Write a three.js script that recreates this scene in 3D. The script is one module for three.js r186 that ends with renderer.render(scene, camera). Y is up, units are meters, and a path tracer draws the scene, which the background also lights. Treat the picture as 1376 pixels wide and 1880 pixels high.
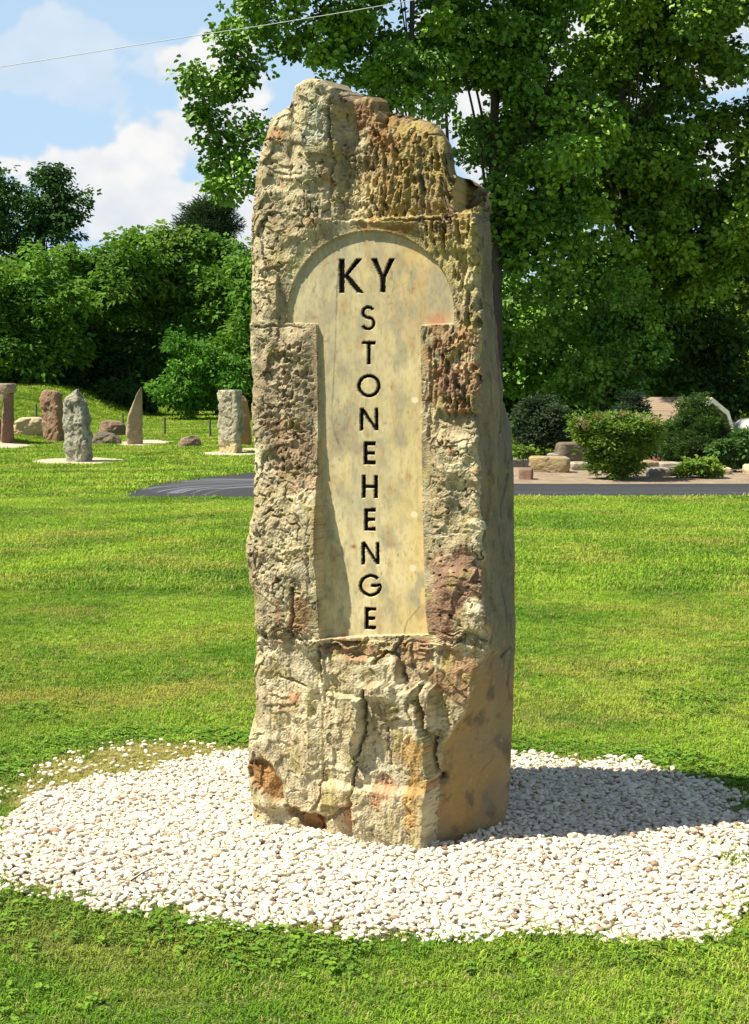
import * as THREE from 'three';
import { mergeGeometries } from 'three/addons/utils/BufferGeometryUtils.js';

// ───────────────────────── camera, sky, sun, exposure ─────────────────────────
const EYE = 2.13, FOC = 2800, PITCH = Math.atan(225 / FOC);
const camera = new THREE.PerspectiveCamera(2 * Math.atan(940 / FOC) * 180 / Math.PI, 1376 / 1880, 0.1, 3000);
camera.position.set(0, EYE, 0);
camera.rotation.set(-PITCH, 0, 0);
camera.updateMatrixWorld(true);
const renderer = new THREE.WebGLRenderer({ antialias: true });
renderer.toneMapping = THREE.LinearToneMapping;
renderer.toneMappingExposure = 1.86;
renderer.shadowMap.enabled = true;
const scene = new THREE.Scene();

const SUN_EL = 57 * Math.PI / 180, SUN_BACK = 13.5 * Math.PI / 180;
const sunDir = new THREE.Vector3(-Math.cos(SUN_EL) * Math.cos(SUN_BACK), Math.sin(SUN_EL), Math.cos(SUN_EL) * Math.sin(SUN_BACK));
const sun = new THREE.DirectionalLight(new THREE.Color().setRGB(1.0, 0.92, 0.76), 4.9);
sun.position.copy(sunDir).multiplyScalar(120).add(new THREE.Vector3(0, 0, -30));
sun.target.position.set(0, 0, -30);
sun.castShadow = true;
Object.assign(sun.shadow.camera, { left: -60, right: 60, top: 60, bottom: -60, near: 1, far: 300 });
sun.shadow.mapSize.set(4096, 4096);
scene.add(sun, sun.target);

// ───────────────────────── noise and small maths ─────────────────────────
const rng = (seed) => { let a = seed >>> 0; return () => { a = (a + 0x6d2b79f5) | 0; let t = Math.imul(a ^ (a >>> 15), 1 | a); t = (t + Math.imul(t ^ (t >>> 7), 61 | t)) ^ t; return ((t ^ (t >>> 14)) >>> 0) / 4294967296; }; };
const PERM = new Uint8Array(512), GR = new Float32Array(768);
{ const r = rng(77), p = [...Array(256).keys()]; for (let i = 255; i > 0; i--) { const j = Math.floor(r() * (i + 1)); [p[i], p[j]] = [p[j], p[i]]; } for (let i = 0; i < 512; i++) PERM[i] = p[i & 255];
  for (let i = 0; i < 256; i++) { const z = r() * 2 - 1, a = r() * 6.28318, s = Math.sqrt(1 - z * z); GR[i * 3] = s * Math.cos(a); GR[i * 3 + 1] = s * Math.sin(a); GR[i * 3 + 2] = z; } }
function noise(x, y, z = 0) {
  const X = Math.floor(x), Y = Math.floor(y), Z = Math.floor(z); x -= X; y -= Y; z -= Z;
  const u = x * x * x * (x * (x * 6 - 15) + 10), v = y * y * y * (y * (y * 6 - 15) + 10), w = z * z * z * (z * (z * 6 - 15) + 10);
  const a = X & 255, b = Y & 255, c = Z & 255;
  const h = (i, j, k) => { const g = PERM[PERM[PERM[(a + i) & 255] + ((b + j) & 255)] + ((c + k) & 255)] * 3; return GR[g] * (x - i) + GR[g + 1] * (y - j) + GR[g + 2] * (z - k); };
  const L = (p, q, t) => p + (q - p) * t;
  return 1.5 * L(L(L(h(0, 0, 0), h(1, 0, 0), u), L(h(0, 1, 0), h(1, 1, 0), u), v), L(L(h(0, 0, 1), h(1, 0, 1), u), L(h(0, 1, 1), h(1, 1, 1), u), v), w);
}
function fbm(x, y, z = 0, o = 4) { let s = 0, a = 0.5; for (let i = 0; i < o; i++) { s += a * noise(x, y, z); x *= 2.03; y *= 2.03; z *= 2.03; a *= 0.5; } return s; }
const ridge = (x, y, z = 0, o = 3) => { let s = 0, a = 0.5; for (let i = 0; i < o; i++) { s += a * (1 - 2 * Math.abs(noise(x, y, z))); x *= 2.1; y *= 2.1; z *= 2.1; a *= 0.5; } return s; };
const hash2 = (i, j, k) => PERM[(PERM[(PERM[i & 255] + j) & 255] + k) & 255] / 255;
function worley(x, y) {           // [nearest, second, random of the nearest]
  const X = Math.floor(x), Y = Math.floor(y); let a = 9, b = 9, id = 0;
  for (let i = -1; i < 2; i++) for (let j = -1; j < 2; j++) {
    const dx = X + i + hash2(X + i, Y + j, 1) - x, dy = Y + j + hash2(X + i, Y + j, 7) - y, d = Math.sqrt(dx * dx + dy * dy);
    if (d < a) { b = a; a = d; id = hash2(X + i, Y + j, 13); } else if (d < b) b = d;
  }
  return [a, b, id];
}
function facet(x, y, k = 1.3) {       // broken-rock facets: each cell its own height and tilt
  const X = Math.floor(x), Y = Math.floor(y); let a = 9, ci = 0, cj = 0, ex = 0, ey = 0;
  for (let i = -1; i < 2; i++) for (let j = -1; j < 2; j++) { const dx = x - (X + i + hash2(X + i, Y + j, 1)), dy = y - (Y + j + hash2(X + i, Y + j, 7)), d = dx * dx + dy * dy; if (d < a) { a = d; ci = X + i; cj = Y + j; ex = dx; ey = dy; } }
  return hash2(ci, cj, 13) - 0.5 + k * (ex * (hash2(ci, cj, 17) - 0.5) + ey * (hash2(ci, cj, 19) - 0.5));
}
function scallop(x, y, g = 0.9) {     // broken scoops that meet in sharp ridges
  const X = Math.floor(x), Y = Math.floor(y); let a = 9;
  for (let i = -1; i < 2; i++) for (let j = -1; j < 2; j++) { const I = X + i, J = Y + j, dx = x - (I + hash2(I, J, 1)), dy = y - (J + hash2(I, J, 7)), v = 0.55 * hash2(I, J, 13) + dx * dx + dy * dy + g * (dx * (hash2(I, J, 17) - 0.5) + dy * (hash2(I, J, 19) - 0.5)); if (v < a) a = v; }
  return a - 0.35;
}
const clamp = (x, a = 0, b = 1) => x < a ? a : x > b ? b : x;
const ss = (a, b, x) => { const t = clamp((x - a) / (b - a)); return t * t * (3 - 2 * t); };
const lerp = (a, b, t) => a + (b - a) * t;
const mix3 = (a, b, t) => [lerp(a[0], b[0], t), lerp(a[1], b[1], t), lerp(a[2], b[2], t)];
const lin = (tab, x) => { let i = 0; if (x <= tab[0][0]) return tab[0][1]; while (i < tab.length - 1 && x > tab[i + 1][0]) i++; if (i >= tab.length - 1) return tab[tab.length - 1][1]; return lerp(tab[i][1], tab[i + 1][1], (x - tab[i][0]) / (tab[i + 1][0] - tab[i][0])); };
function polyDist(poly, x, y) {     // signed: negative inside
  let d = 1e9, inside = false;
  for (let i = 0, j = poly.length - 1; i < poly.length; j = i++) {
    const [ax, ay] = poly[j], [bx, by] = poly[i], ex = bx - ax, ey = by - ay, t = clamp(((x - ax) * ex + (y - ay) * ey) / (ex * ex + ey * ey + 1e-12));
    const dx = x - ax - ex * t, dy = y - ay - ey * t; d = Math.min(d, dx * dx + dy * dy);
    if ((ay > y) !== (by > y) && x < ax + ex * (y - ay) / (by - ay)) inside = !inside;
  }
  return inside ? -Math.sqrt(d) : Math.sqrt(d);
}
function lineDist(pts, x, y) { let d = 1e9; for (let i = 1; i < pts.length; i++) { const [ax, ay] = pts[i - 1], [bx, by] = pts[i], ex = bx - ax, ey = by - ay, t = clamp(((x - ax) * ex + (y - ay) * ey) / (ex * ex + ey * ey)); d = Math.min(d, Math.hypot(x - ax - ex * t, y - ay - ey * t)); } return d; }

// ───────────────────────── sky ─────────────────────────
{
  const W = 4096, H = 2048, data = new Float32Array(W * H * 4), r = rng(5);
  const cumuli = [[-92.2, 7.0, 5.0, 3.6], [-98.6, 6.6, 4.0, 2.6], [-95.6, 9.6, 2.6, 2.6], [-101.5, 11.6, 3.4, 2.0, 0.4], [-86, 9.5, 4, 4.2], [-80.5, 11.5, 4.5, 3.2], [-78, 8.2, 4, 2.6], [-76, 13.5, 4, 2]];
  for (let i = 0; i < 60; i++) { const az = -180 + 360 * (i + r()) / 60; if (az > -113 && az < -70) continue; const e = 4 + 16 * r() * r(), s = 2.5 + 4 * r(); cumuli.push([az, e, s * 1.2, s * (0.55 + 0.3 * r())]); if (r() < 0.6) cumuli.push([az + s * 0.7, e + s * 0.4, s * 0.7, s * 0.55]); }
  for (let row = 0; row < H; row++) {
    const el = ((row + 0.5) / H - 0.5) * 180;
    const near = el > -1 ? cumuli.filter((c) => Math.abs(el - c[1]) < c[3] * 2) : [];
    const t = clamp(el / 90), g = ss(6, 50, el);
    const clear = el < 0 ? [0.30, 0.34, 0.36] : mix3([0.54, 0.76, 0.99], [0.12, 0.17, 0.26], g);
    for (let col = 0; col < W; col++) {
      const az = ((col + 0.5) / W - 0.5) * 360, o = (row * W + col) * 4;
      let c = clear;
      if (el > 0 && el < 60) {
        const f = fbm(az * 0.36 + 40, el * 0.46, 3.1, 5), a0 = Math.PI / 180 * az;
        const hz = fbm(Math.cos(a0) * 5 + 9, Math.sin(a0) * 5, el * 0.10, 4);
        let dens = 0.34 * ss(0.0, 0.42, hz) * (1 - ss(25, 55, el)), top = 0;
        for (const q of near) {
          let da = az - q[0]; if (da > 180) da -= 360; if (da < -180) da += 360; if (Math.abs(da) > q[2] * 2) continue;
          const de = (el - q[1]) / q[3], rr = Math.sqrt(da * da / (q[2] * q[2]) + de * de);
          const dd = ss(0.0, 0.26, 1 - rr + 1.5 * f) * (de < 0 ? ss(-1.1, -0.3, de + f) * 0.35 + 0.65 : 1);
          if (dd > 0) { dens = 1 - (1 - dens) * (1 - 0.96 * dd * (q[4] ?? 1)); top = Math.max(top, dd * clamp(0.45 + 0.5 * de + 1.3 * fbm(az * 0.6, el * 0.8, 8, 4))); }
        }
        c = mix3(clear, mix3([0.77, 0.82, 0.88], [0.98, 0.97, 0.95], top), clamp(dens));
        c = mix3(c, [0.72, 0.78, 0.82], 0.55 * (1 - ss(0, 7, el)));
      }
      data[o] = c[0]; data[o + 1] = c[1]; data[o + 2] = c[2]; data[o + 3] = 1;
    }
  }
  const sky = new THREE.DataTexture(data, W, H, THREE.RGBAFormat, THREE.FloatType);
  sky.mapping = THREE.EquirectangularReflectionMapping; sky.magFilter = THREE.LinearFilter; sky.needsUpdate = true;
  scene.background = sky; scene.environment = sky;
  scene.backgroundIntensity = 0.53; scene.environmentIntensity = 0.53;
}

// ───────────────────────── naming, placing ─────────────────────────
const used = {};
const numbered = (n) => { const k = used[n] = (used[n] ?? -1) + 1; return k ? n + '_' + String(k).padStart(3, '0') : n; };
function tag(o, label, category, group, kind) { o.userData.label = label; if (category) o.userData.category = category; if (group) o.userData.group = group; if (kind) o.userData.kind = kind; return o; }
function shadows(m) { m.castShadow = true; m.receiveShadow = true; return m; }
function part(name, geo, mat, parent) { const m = shadows(new THREE.Mesh(geo, mat)); m.name = name; parent.add(m); return m; }
function thing(name, label, category, pos = [0, 0, 0], turn = 0, group) { const g = new THREE.Group(); g.name = numbered(name); g.position.set(...pos); g.rotation.y = turn; scene.add(g); return tag(g, label, category, group); }
function structure(name, geo, mat, label) { if (typeof mat === 'string') { label = mat; mat = geo.userData.mat; geo.userData = {}; } const m = part(numbered(name), geo, mat, scene); m.userData.kind = 'structure'; if (label) m.userData.label = label; return m; }
const cosP = Math.cos(PITCH), sinP = Math.sin(PITCH);
const ray = (px, py) => { const x = (px - 688) / FOC, y = -(py - 940) / FOC; return [x, y * cosP - sinP, -y * sinP - cosP]; };
const at = (px, py, d) => { const r = ray(px, py), t = d / -r[2]; return [r[0] * t, EYE + r[1] * t, -d]; };   // a point of the place d metres ahead
const pxm = (d) => d / FOC;    // metres per photograph pixel at that distance

// ───────────────────────── the ground ─────────────────────────
function height(x, z) {
  const d = -z;
  let h = 0;
  if (d > 42) {
    const left = 1 + 2.6 * ss(-11.5, -17, x);
    h += (Math.min(d, 78) - 42) * 0.018 * left * (1 - ss(3, 9, x));
    h -= 0.75 * ss(42, 46, d) * ss(4, 7, x) * (1 - ss(60, 75, d)) * (1 - ss(10.5, 12, x));
  }
  return h;
}
function gp(px, py) { const r = ray(px, py); let t = (EYE) / Math.max(1e-4, -r[1]); if (r[1] >= -0.001) t = 150; 
  let lo = 1, hi = 200; for (let s = 1; s < 200; s += 0.25) { const h = height(r[0] * s, r[2] * s); if (EYE + r[1] * s < h) { lo = s - 0.25; hi = s; break; } lo = s; hi = s; }
  for (let i = 0; i < 20; i++) { const m = (lo + hi) / 2; if (EYE + r[1] * m < height(r[0] * m, r[2] * m)) hi = m; else lo = m; }
  return [r[0] * hi, EYE + r[1] * hi, r[2] * hi]; }

// fine tiled relief
function dataTex(n, fn, srgb = false) { const d = new Uint8Array(n * n * 4); for (let y = 0; y < n; y++) for (let x = 0; x < n; x++) { const c = fn(x / n, y / n); for (let k = 0; k < 3; k++) d[(y * n + x) * 4 + k] = clamp(c[k]) * 255; d[(y * n + x) * 4 + 3] = 255; } const t = new THREE.DataTexture(d, n, n); t.wrapS = t.wrapT = THREE.RepeatWrapping; t.magFilter = THREE.LinearFilter; t.minFilter = THREE.LinearMipmapLinearFilter; t.generateMipmaps = true; if (srgb) t.colorSpace = THREE.SRGBColorSpace; t.needsUpdate = true; return t; }
const tile = (u, v, f, o, s = 0) => { const a = u * 6.28318, b = v * 6.28318, k = f / 6.28318; return fbm(Math.cos(a) * k + s, Math.sin(a) * k + Math.cos(b) * k * 1.3, Math.sin(b) * k * 1.3 + s, o); };
const rockBump = dataTex(512, (u, v) => { const n = 0.5 + 0.6 * tile(u, v, 40, 4, 3) + 0.25 * tile(u, v, 120, 2, 9); return [n, n, n]; });
const grainBump = dataTex(256, (u, v) => { const n = 0.5 + 0.9 * tile(u, v, 60, 3, 1); return [n, n, n]; });
const rockMat = (rough = 0.92, scale = 0.006, rep = 2.2) => { const t = rockBump.clone(); t.repeat.set(rep, rep); t.needsUpdate = true; return new THREE.MeshStandardMaterial({ vertexColors: true, roughness: rough, bumpMap: t, bumpScale: scale }); };

const GRAVEL_PX = [[-40, 1560], [-15, 1500], [0, 1462], [30, 1430], [70, 1402], [150, 1376], [250, 1362], [350, 1366], [450, 1374], [600, 1378], [800, 1384], [940, 1390], [1000, 1389], [1100, 1398], [1190, 1404], [1240, 1424], [1300, 1440], [1370, 1472], [1420, 1520], [1425, 1580], [1385, 1640], [1350, 1675], [1322, 1712], [1270, 1738], [1180, 1733], [1080, 1722], [1000, 1712], [900, 1728], [760, 1726], [640, 1722], [520, 1712], [420, 1702], [330, 1690], [235, 1680], [150, 1660], [70, 1645], [10, 1630], [-30, 1605]];
const gravelPoly = GRAVEL_PX.map(([x, y]) => { const p = gp(x, y); return [p[0], p[2]]; });
const gravelD = (x, z) => polyDist(gravelPoly, x, z) + 0.05 * noise(x * 5, z * 5, 2) + 0.025 * noise(x * 17, z * 17, 4);
const mossLine = [[-40, 1545], [0, 1492], [70, 1460], [130, 1440], [200, 1428], [260, 1418], [330, 1402], [420, 1386], [470, 1378]].map(([x, y]) => { const p = gp(x, y); return [p[0], p[2]]; });
const mossAt = (x, z) => x > 0 ? 0 : ss(0.12, -0.06, z - lin([...mossLine].sort((a, b) => a[0] - b[0]), x) + 0.16 * noise(x * 4, z * 4, 5));   // 1 in the mossy back-left part
const DRIVE_PX = [[222, 913], [228, 907], [240, 901], [262, 895], [300, 887], [340, 881], [400, 874], [462, 868], [560, 856], [640, 850], [760, 856], [860, 872], [944, 887], [1100, 887.5], [1376, 887], [1560, 887], [1560, 913], [1376, 913], [944, 914.5], [700, 915], [460, 916], [300, 916], [235, 916]];
const drivePoly = DRIVE_PX.map(([x, y]) => { const p = gp(x, y); return [p[0], p[2]]; });
const bedPoly = [[930, 889], [1100, 889.5], [1376, 889], [1560, 889], [1560, 857], [1376, 856], [1200, 856], [1060, 856], [930, 857]].map(([x, y]) => { const p = gp(x, y); return [p[0], p[2]]; });

const farBeds = [];
function grassTint(x, z) {      // colour of the turf itself: greener, yellower and drier patches
  const d = -z;
  const a = fbm(x * 0.35, z * 0.35, 1, 4), b = fbm(x * 1.3, z * 1.3, 5, 3), dry = ss(-0.02, 0.3, fbm(x * 0.55 + 9, z * 0.9, 11, 4) + 0.1 * b);
  const arc = d < 27 ? Math.hypot(x - 4.6, z + 16) + 0.4 * noise(x * 0.3, z * 0.3, 3) : d * 0.75 - x * 0.25 + 0.5 * noise(x * 0.2, z * 0.2, 3);
  const mow = Math.sin(arc * 6.28318 / 2.1) * 0.5 + 0.5;
  let c = mix3([0.115, 0.255, 0.009], [0.285, 0.42, 0.036], clamp(0.5 + 1.5 * a + 0.8 * b));
  c = mix3(c, [0.34, 0.49, 0.03], 0.7 * mow * ss(11, 16, d) * (0.5 + 0.5 * ss(2, -6, x)) * clamp(0.6 + 2 * noise(x * 0.25, z * 0.5, 14)));
  c = mix3(c, [0.09, 0.19, 0.010], 0.55 * (1 - mow) * ss(11, 16, d) * (0.4 + 0.6 * ss(2, -6, x)) * clamp(0.6 + 2 * noise(x * 0.25, z * 0.5, 15)));
  const back = ss(9.2, 10.2, d) * (1 - ss(11.2, 13.5, d));
  c = mix3(c, [0.08, 0.20, 0.012], 0.5 * ss(0.1, 0.35, fbm(x * 0.8 + 30, z * 1.1, 21, 4)));
  c = mix3(c, [0.42, 0.37, 0.08], clamp(dry * 0.40 + 0.3 * back * ss(-0.25, 0.3, b + 0.3 * noise(x * 3, z * 3, 8))));
  return c;
}
{
  const xs = [], zs = [];
  for (let x = -300; x < -40; x += 10) xs.push(x); for (let x = -40; x < -12; x += 1) xs.push(x); for (let x = -12; x <= 12; x += 0.25) xs.push(x); for (let x = 13; x <= 40; x += 1) xs.push(x); for (let x = 50; x <= 300; x += 10) xs.push(x);
  for (let z = 30; z > -3; z -= 3) zs.push(z); for (let z = -3; z > -45; z -= 0.25) zs.push(z); for (let z = -45; z > -110; z -= 1) zs.push(z); for (let z = -110; z >= -800; z -= 15) zs.push(z);
  const p = [], c = [], uv = [], idx = [];
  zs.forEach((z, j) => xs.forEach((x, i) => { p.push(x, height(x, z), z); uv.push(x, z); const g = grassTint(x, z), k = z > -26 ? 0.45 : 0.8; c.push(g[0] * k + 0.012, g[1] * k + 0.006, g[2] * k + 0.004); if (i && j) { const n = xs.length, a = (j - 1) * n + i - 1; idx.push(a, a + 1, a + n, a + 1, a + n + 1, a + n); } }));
  const g = new THREE.BufferGeometry(); g.setAttribute('position', new THREE.Float32BufferAttribute(p, 3)); g.setAttribute('color', new THREE.Float32BufferAttribute(c, 3)); g.setAttribute('uv', new THREE.Float32BufferAttribute(uv, 2)); g.setIndex(idx); g.computeVertexNormals();
  const t = grainBump.clone(); t.repeat.set(1.5, 1.5); t.needsUpdate = true;
  structure('ground', g, new THREE.MeshStandardMaterial({ vertexColors: true, roughness: 1, bumpMap: t, bumpScale: 0.03 }), 'mown lawn ground rising to a grassy slope at the back');
}
function sheet(poly, lift, colorAt, step, mat, edge = 0) {      // a sheet that follows the ground inside a polygon
  const sh = new THREE.Shape(poly.map(([x, z]) => new THREE.Vector2(x, -z)));
  let g = new THREE.ShapeGeometry(sh); const q = g.attributes.position, uv = [], c = [];
  // split into small triangles so that colour and height can vary
  let tris = []; for (let i = 0; i < g.index.count; i += 3) tris.push([0, 1, 2].map((k) => [q.getX(g.index.getX(i + k)), -q.getY(g.index.getX(i + k))]));
  const out = []; while (tris.length) { const t = tris.pop(); let m = 0, w = 0; for (let k = 0; k < 3; k++) { const l = Math.hypot(t[k][0] - t[(k + 1) % 3][0], t[k][1] - t[(k + 1) % 3][1]); if (l > m) { m = l; w = k; } } if (m < step) { out.push(t); continue; } const a = t[w], b = t[(w + 1) % 3], e = t[(w + 2) % 3], mid = [(a[0] + b[0]) / 2, (a[1] + b[1]) / 2]; tris.push([a, mid, e], [mid, b, e]); }
  const p = []; for (const t of out) for (const [x, z] of t) { p.push(x, height(x, z) + lift, z); uv.push(x, z); if (colorAt) c.push(...colorAt(x, z)); }
  g = new THREE.BufferGeometry(); g.setAttribute('position', new THREE.Float32BufferAttribute(p, 3)); g.setAttribute('uv', new THREE.Float32BufferAttribute(uv, 2)); if (colorAt) g.setAttribute('color', new THREE.Float32BufferAttribute(c, 3)); g.computeVertexNormals(); g.userData.mat = mat; return g;
}
const bumpy = (rep, scale, extra = {}) => { const t = grainBump.clone(); t.repeat.set(rep, rep); t.needsUpdate = true; return new THREE.MeshStandardMaterial({ vertexColors: true, roughness: 1, bumpMap: t, bumpScale: scale, ...extra }); };
structure('gravel_bed', sheet(gravelPoly, 0.004, (x, z) => { const m = mossAt(x, z); return mix3(mix3([0.28, 0.23, 0.13], [0.42, 0.36, 0.23], 0.5 + noise(x * 6, z * 6)), [0.44, 0.41, 0.12], m); }, 0.08, bumpy(4, 0.02)), 'bed under the white river gravel around the inscribed stone');
{ // driveway with pale swirling scuffs
  const cv = document.createElement('canvas'); cv.width = 2048; cv.height = 1024; const c = cv.getContext('2d'), r = rng(31);
  c.fillStyle = '#383a3e'; c.fillRect(0, 0, 2048, 1024);
  const X = (x) => (x + 9) / 26 * 2048, Y = (z) => (-z - 29) / 13 * 1024;
  for (let i = 0; i < 9000; i++) { const v = 45 + r() * 50; c.fillStyle = `rgba(${v},${v + 2},${v + 6},0.35)`; c.fillRect(r() * 2048, r() * 1024, 3 + 5 * r(), 2 + 3 * r()); }
  c.lineCap = 'round';
  for (let k = 0; k < 46; k++) { const o = r() * 3.4, cx = -1.2 + r() * 0.8, a = 0.25 + 0.4 * r(); c.strokeStyle = `rgba(150,154,162,${a})`; c.lineWidth = 2 + 8 * r(); c.beginPath(); for (let i = 0; i <= 30; i++) { const t = i / 30, an = 0.9 + t * 2.2 + 0.2 * r() * 0; const x = cx - 1.6 + Math.cos(an) * (1.2 + o), z = -31 - o * 0.9 - Math.sin(an) * 2.2 + 0.4 * Math.sin(t * 9 + k); i ? c.lineTo(X(x), Y(z)) : c.moveTo(X(x), Y(z)); } c.stroke(); }
  for (let k = 0; k < 26; k++) { const z0 = -30.6 - r() * 2.6; c.strokeStyle = `rgba(105,105,106,${0.15 + 0.35 * r()})`; c.lineWidth = 2 + 9 * r(); c.beginPath(); const x0 = -2 + r() * 10; for (let i = 0; i <= 20; i++) { const x = x0 + i / 20 * (4 + 6 * (k % 3)); const z = z0 + 0.08 * Math.sin(x * 0.8 + k); i ? c.lineTo(X(x), Y(z)) : c.moveTo(X(x), Y(z)); } c.stroke(); }
  const t = new THREE.CanvasTexture(cv); t.colorSpace = THREE.SRGBColorSpace; t.wrapS = t.wrapT = THREE.RepeatWrapping;
  const g = sheet(drivePoly, 0.008, null, 2), uv = g.attributes.uv; for (let i = 0; i < uv.count; i++) { const x = uv.getX(i), z = uv.getY(i); uv.setXY(i, (x + 9) / 26, 1 - (-z - 29) / 13); }
  structure('driveway', g, new THREE.MeshStandardMaterial({ map: t, color: new THREE.Color(0.55, 0.56, 0.60), roughness: 0.85 }), 'grey asphalt driveway crossing behind the inscribed stone');
}
structure('garden_bed', sheet(bedPoly, 0.012, (x, z) => mix3([0.26, 0.19, 0.125], [0.47, 0.365, 0.26], clamp(0.5 + 1.5 * fbm(x * 2.2, z * 2.2, 3, 4))), 0.4, bumpy(1.5, 0.03)), 'tan gravel of the planting bed beyond the driveway');

// ───────────────────────── the inscribed stone ─────────────────────────
const TH = 20 * Math.PI / 180, LEAN = 2.2 * Math.PI / 180;
const stoneO = gp(688, 1541);
const stone = thing('inscribed_stone', 'tall weathered sandstone monolith carved with an arched panel and KY STONEHENGE lettering', 'standing stone', stoneO);
stone.rotation.set(-LEAN, -TH, 0, 'YXZ'); stone.updateMatrixWorld(true);
const inv = stone.matrixWorld.clone().invert();
const faceN = (px, py, n = 0) => {     // where the sight line meets the plane n in front of the face, in the stone's own axes
  const r = new THREE.Vector3(...ray(px, py)).transformDirection(inv), o = new THREE.Vector3(0, EYE, 0).applyMatrix4(inv), t = (n - o.z) / r.z;
  return [o.x + r.x * t, o.y + r.y * t];
};
// linear map from face metres to "survey units" (2.5 mm) used for all features of the face
let QA;
{ const S = [[0, 0, 0, 0, 0], [0, 0, 0, 0, 0], [0, 0, 0, 0, 0]];
  for (let x = 480; x <= 880; x += 50) for (let y = 200; y <= 1540; y += 100) { const [u, v] = faceN(x, y), b = [1, u, v]; for (let i = 0; i < 3; i++) { for (let j = 0; j < 3; j++) S[i][j] += b[i] * b[j]; S[i][3] += b[i] * x; S[i][4] += b[i] * y; } }
  for (let i = 0; i < 3; i++) { const p = S[i][i]; for (let j = 0; j < 5; j++) S[i][j] /= p; for (let k = 0; k < 3; k++) if (k !== i) { const f = S[k][i]; for (let j = 0; j < 5; j++) S[k][j] -= f * S[i][j]; } }
  QA = [S[0][3], S[1][3], S[2][3], S[0][4], S[1][4], S[2][4]]; }
const qOf = (u, v) => [QA[0] + QA[1] * u + QA[2] * v, QA[3] + QA[4] * u + QA[5] * v];
const Q = (x, y) => qOf(...faceN(x, y));
const Qs = (l) => l.map(([x, y]) => Q(x, y));
const table = (l, n = () => 0) => l.map(([y, x]) => { const [u, v] = faceN(x, y, n(y)); return [v, u]; }).sort((a, b) => a[0] - b[0]);    // [v, u]
const Lt = table([[1535, 456], [1500, 459], [1450, 458], [1400, 453], [1360, 455], [1320, 463], [1300, 469], [1250, 471], [1200, 470], [1150, 466], [1100, 463], [1060, 458], [1000, 453], [960, 456], [940, 462], [900, 464], [800, 466], [700, 466], [600, 464], [500, 465], [440, 467], [400, 468], [330, 475], [280, 486], [240, 495], [215, 503]], (y) => lin([[200, -0.12], [780, -0.11], [920, -0.035], [1160, -0.03], [1220, -0.06], [1560, -0.07]], y));
const Ct = table([[1556, 800], [1480, 803], [1400, 806], [1380, 812], [1345, 830], [1300, 858], [1260, 868], [1215, 880], [1195, 902], [1150, 900], [1100, 889], [1000, 885], [850, 881], [760, 878], [700, 884], [600, 883], [500, 881], [420, 879], [400, 877], [370, 874], [340, 866], [326, 860]]);
const Rpx = [[1525, 924], [1480, 935], [1400, 940], [1300, 943], [1200, 946], [1000, 945], [900, 944], [790, 941], [750, 929], [720, 918], [700, 911], [650, 901], [600, 898], [500, 896], [450, 892], [410, 887], [380, 881], [350, 873], [326, 864]];
const depthAt = (v) => lin([[0, 0.36], [0.3, 0.38], [1.0, 0.48], [2.0, 0.52], [2.4, 0.44], [2.9, 0.40], [3.5, 0.38]], v), leftDepth = (v) => lin([[0, 0.85], [1.5, 0.8], [2.4, 0.6], [3.5, 0.42]], v);
const Rt = Rpx.map(([y, x]) => { let n = -0.7, u, v; for (let k = 0; k < 4; k++) { [u, v] = faceN(x, y, n); n = -depthAt(v); } return [v, u]; }).sort((a, b) => a[0] - b[0]);
const Tt = [[490, 232], [503, 214], [520, 206], [543, 196], [549, 182], [556, 160], [570, 155], [585, 152], [608, 155], [618, 166], [630, 168], [641, 173], [654, 181], [664, 177], [674, 176], [686, 180], [690, 186], [693, 203], [712, 206], [740, 211], [766, 217], [790, 224], [803, 236], [812, 250], [821, 264], [826, 290], [829, 312], [833, 320], [846, 324], [860, 326], [870, 338]].map(([x, y]) => faceN(x, y, -0.1));
const vTop = (u) => lin(Tt, u);

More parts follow.
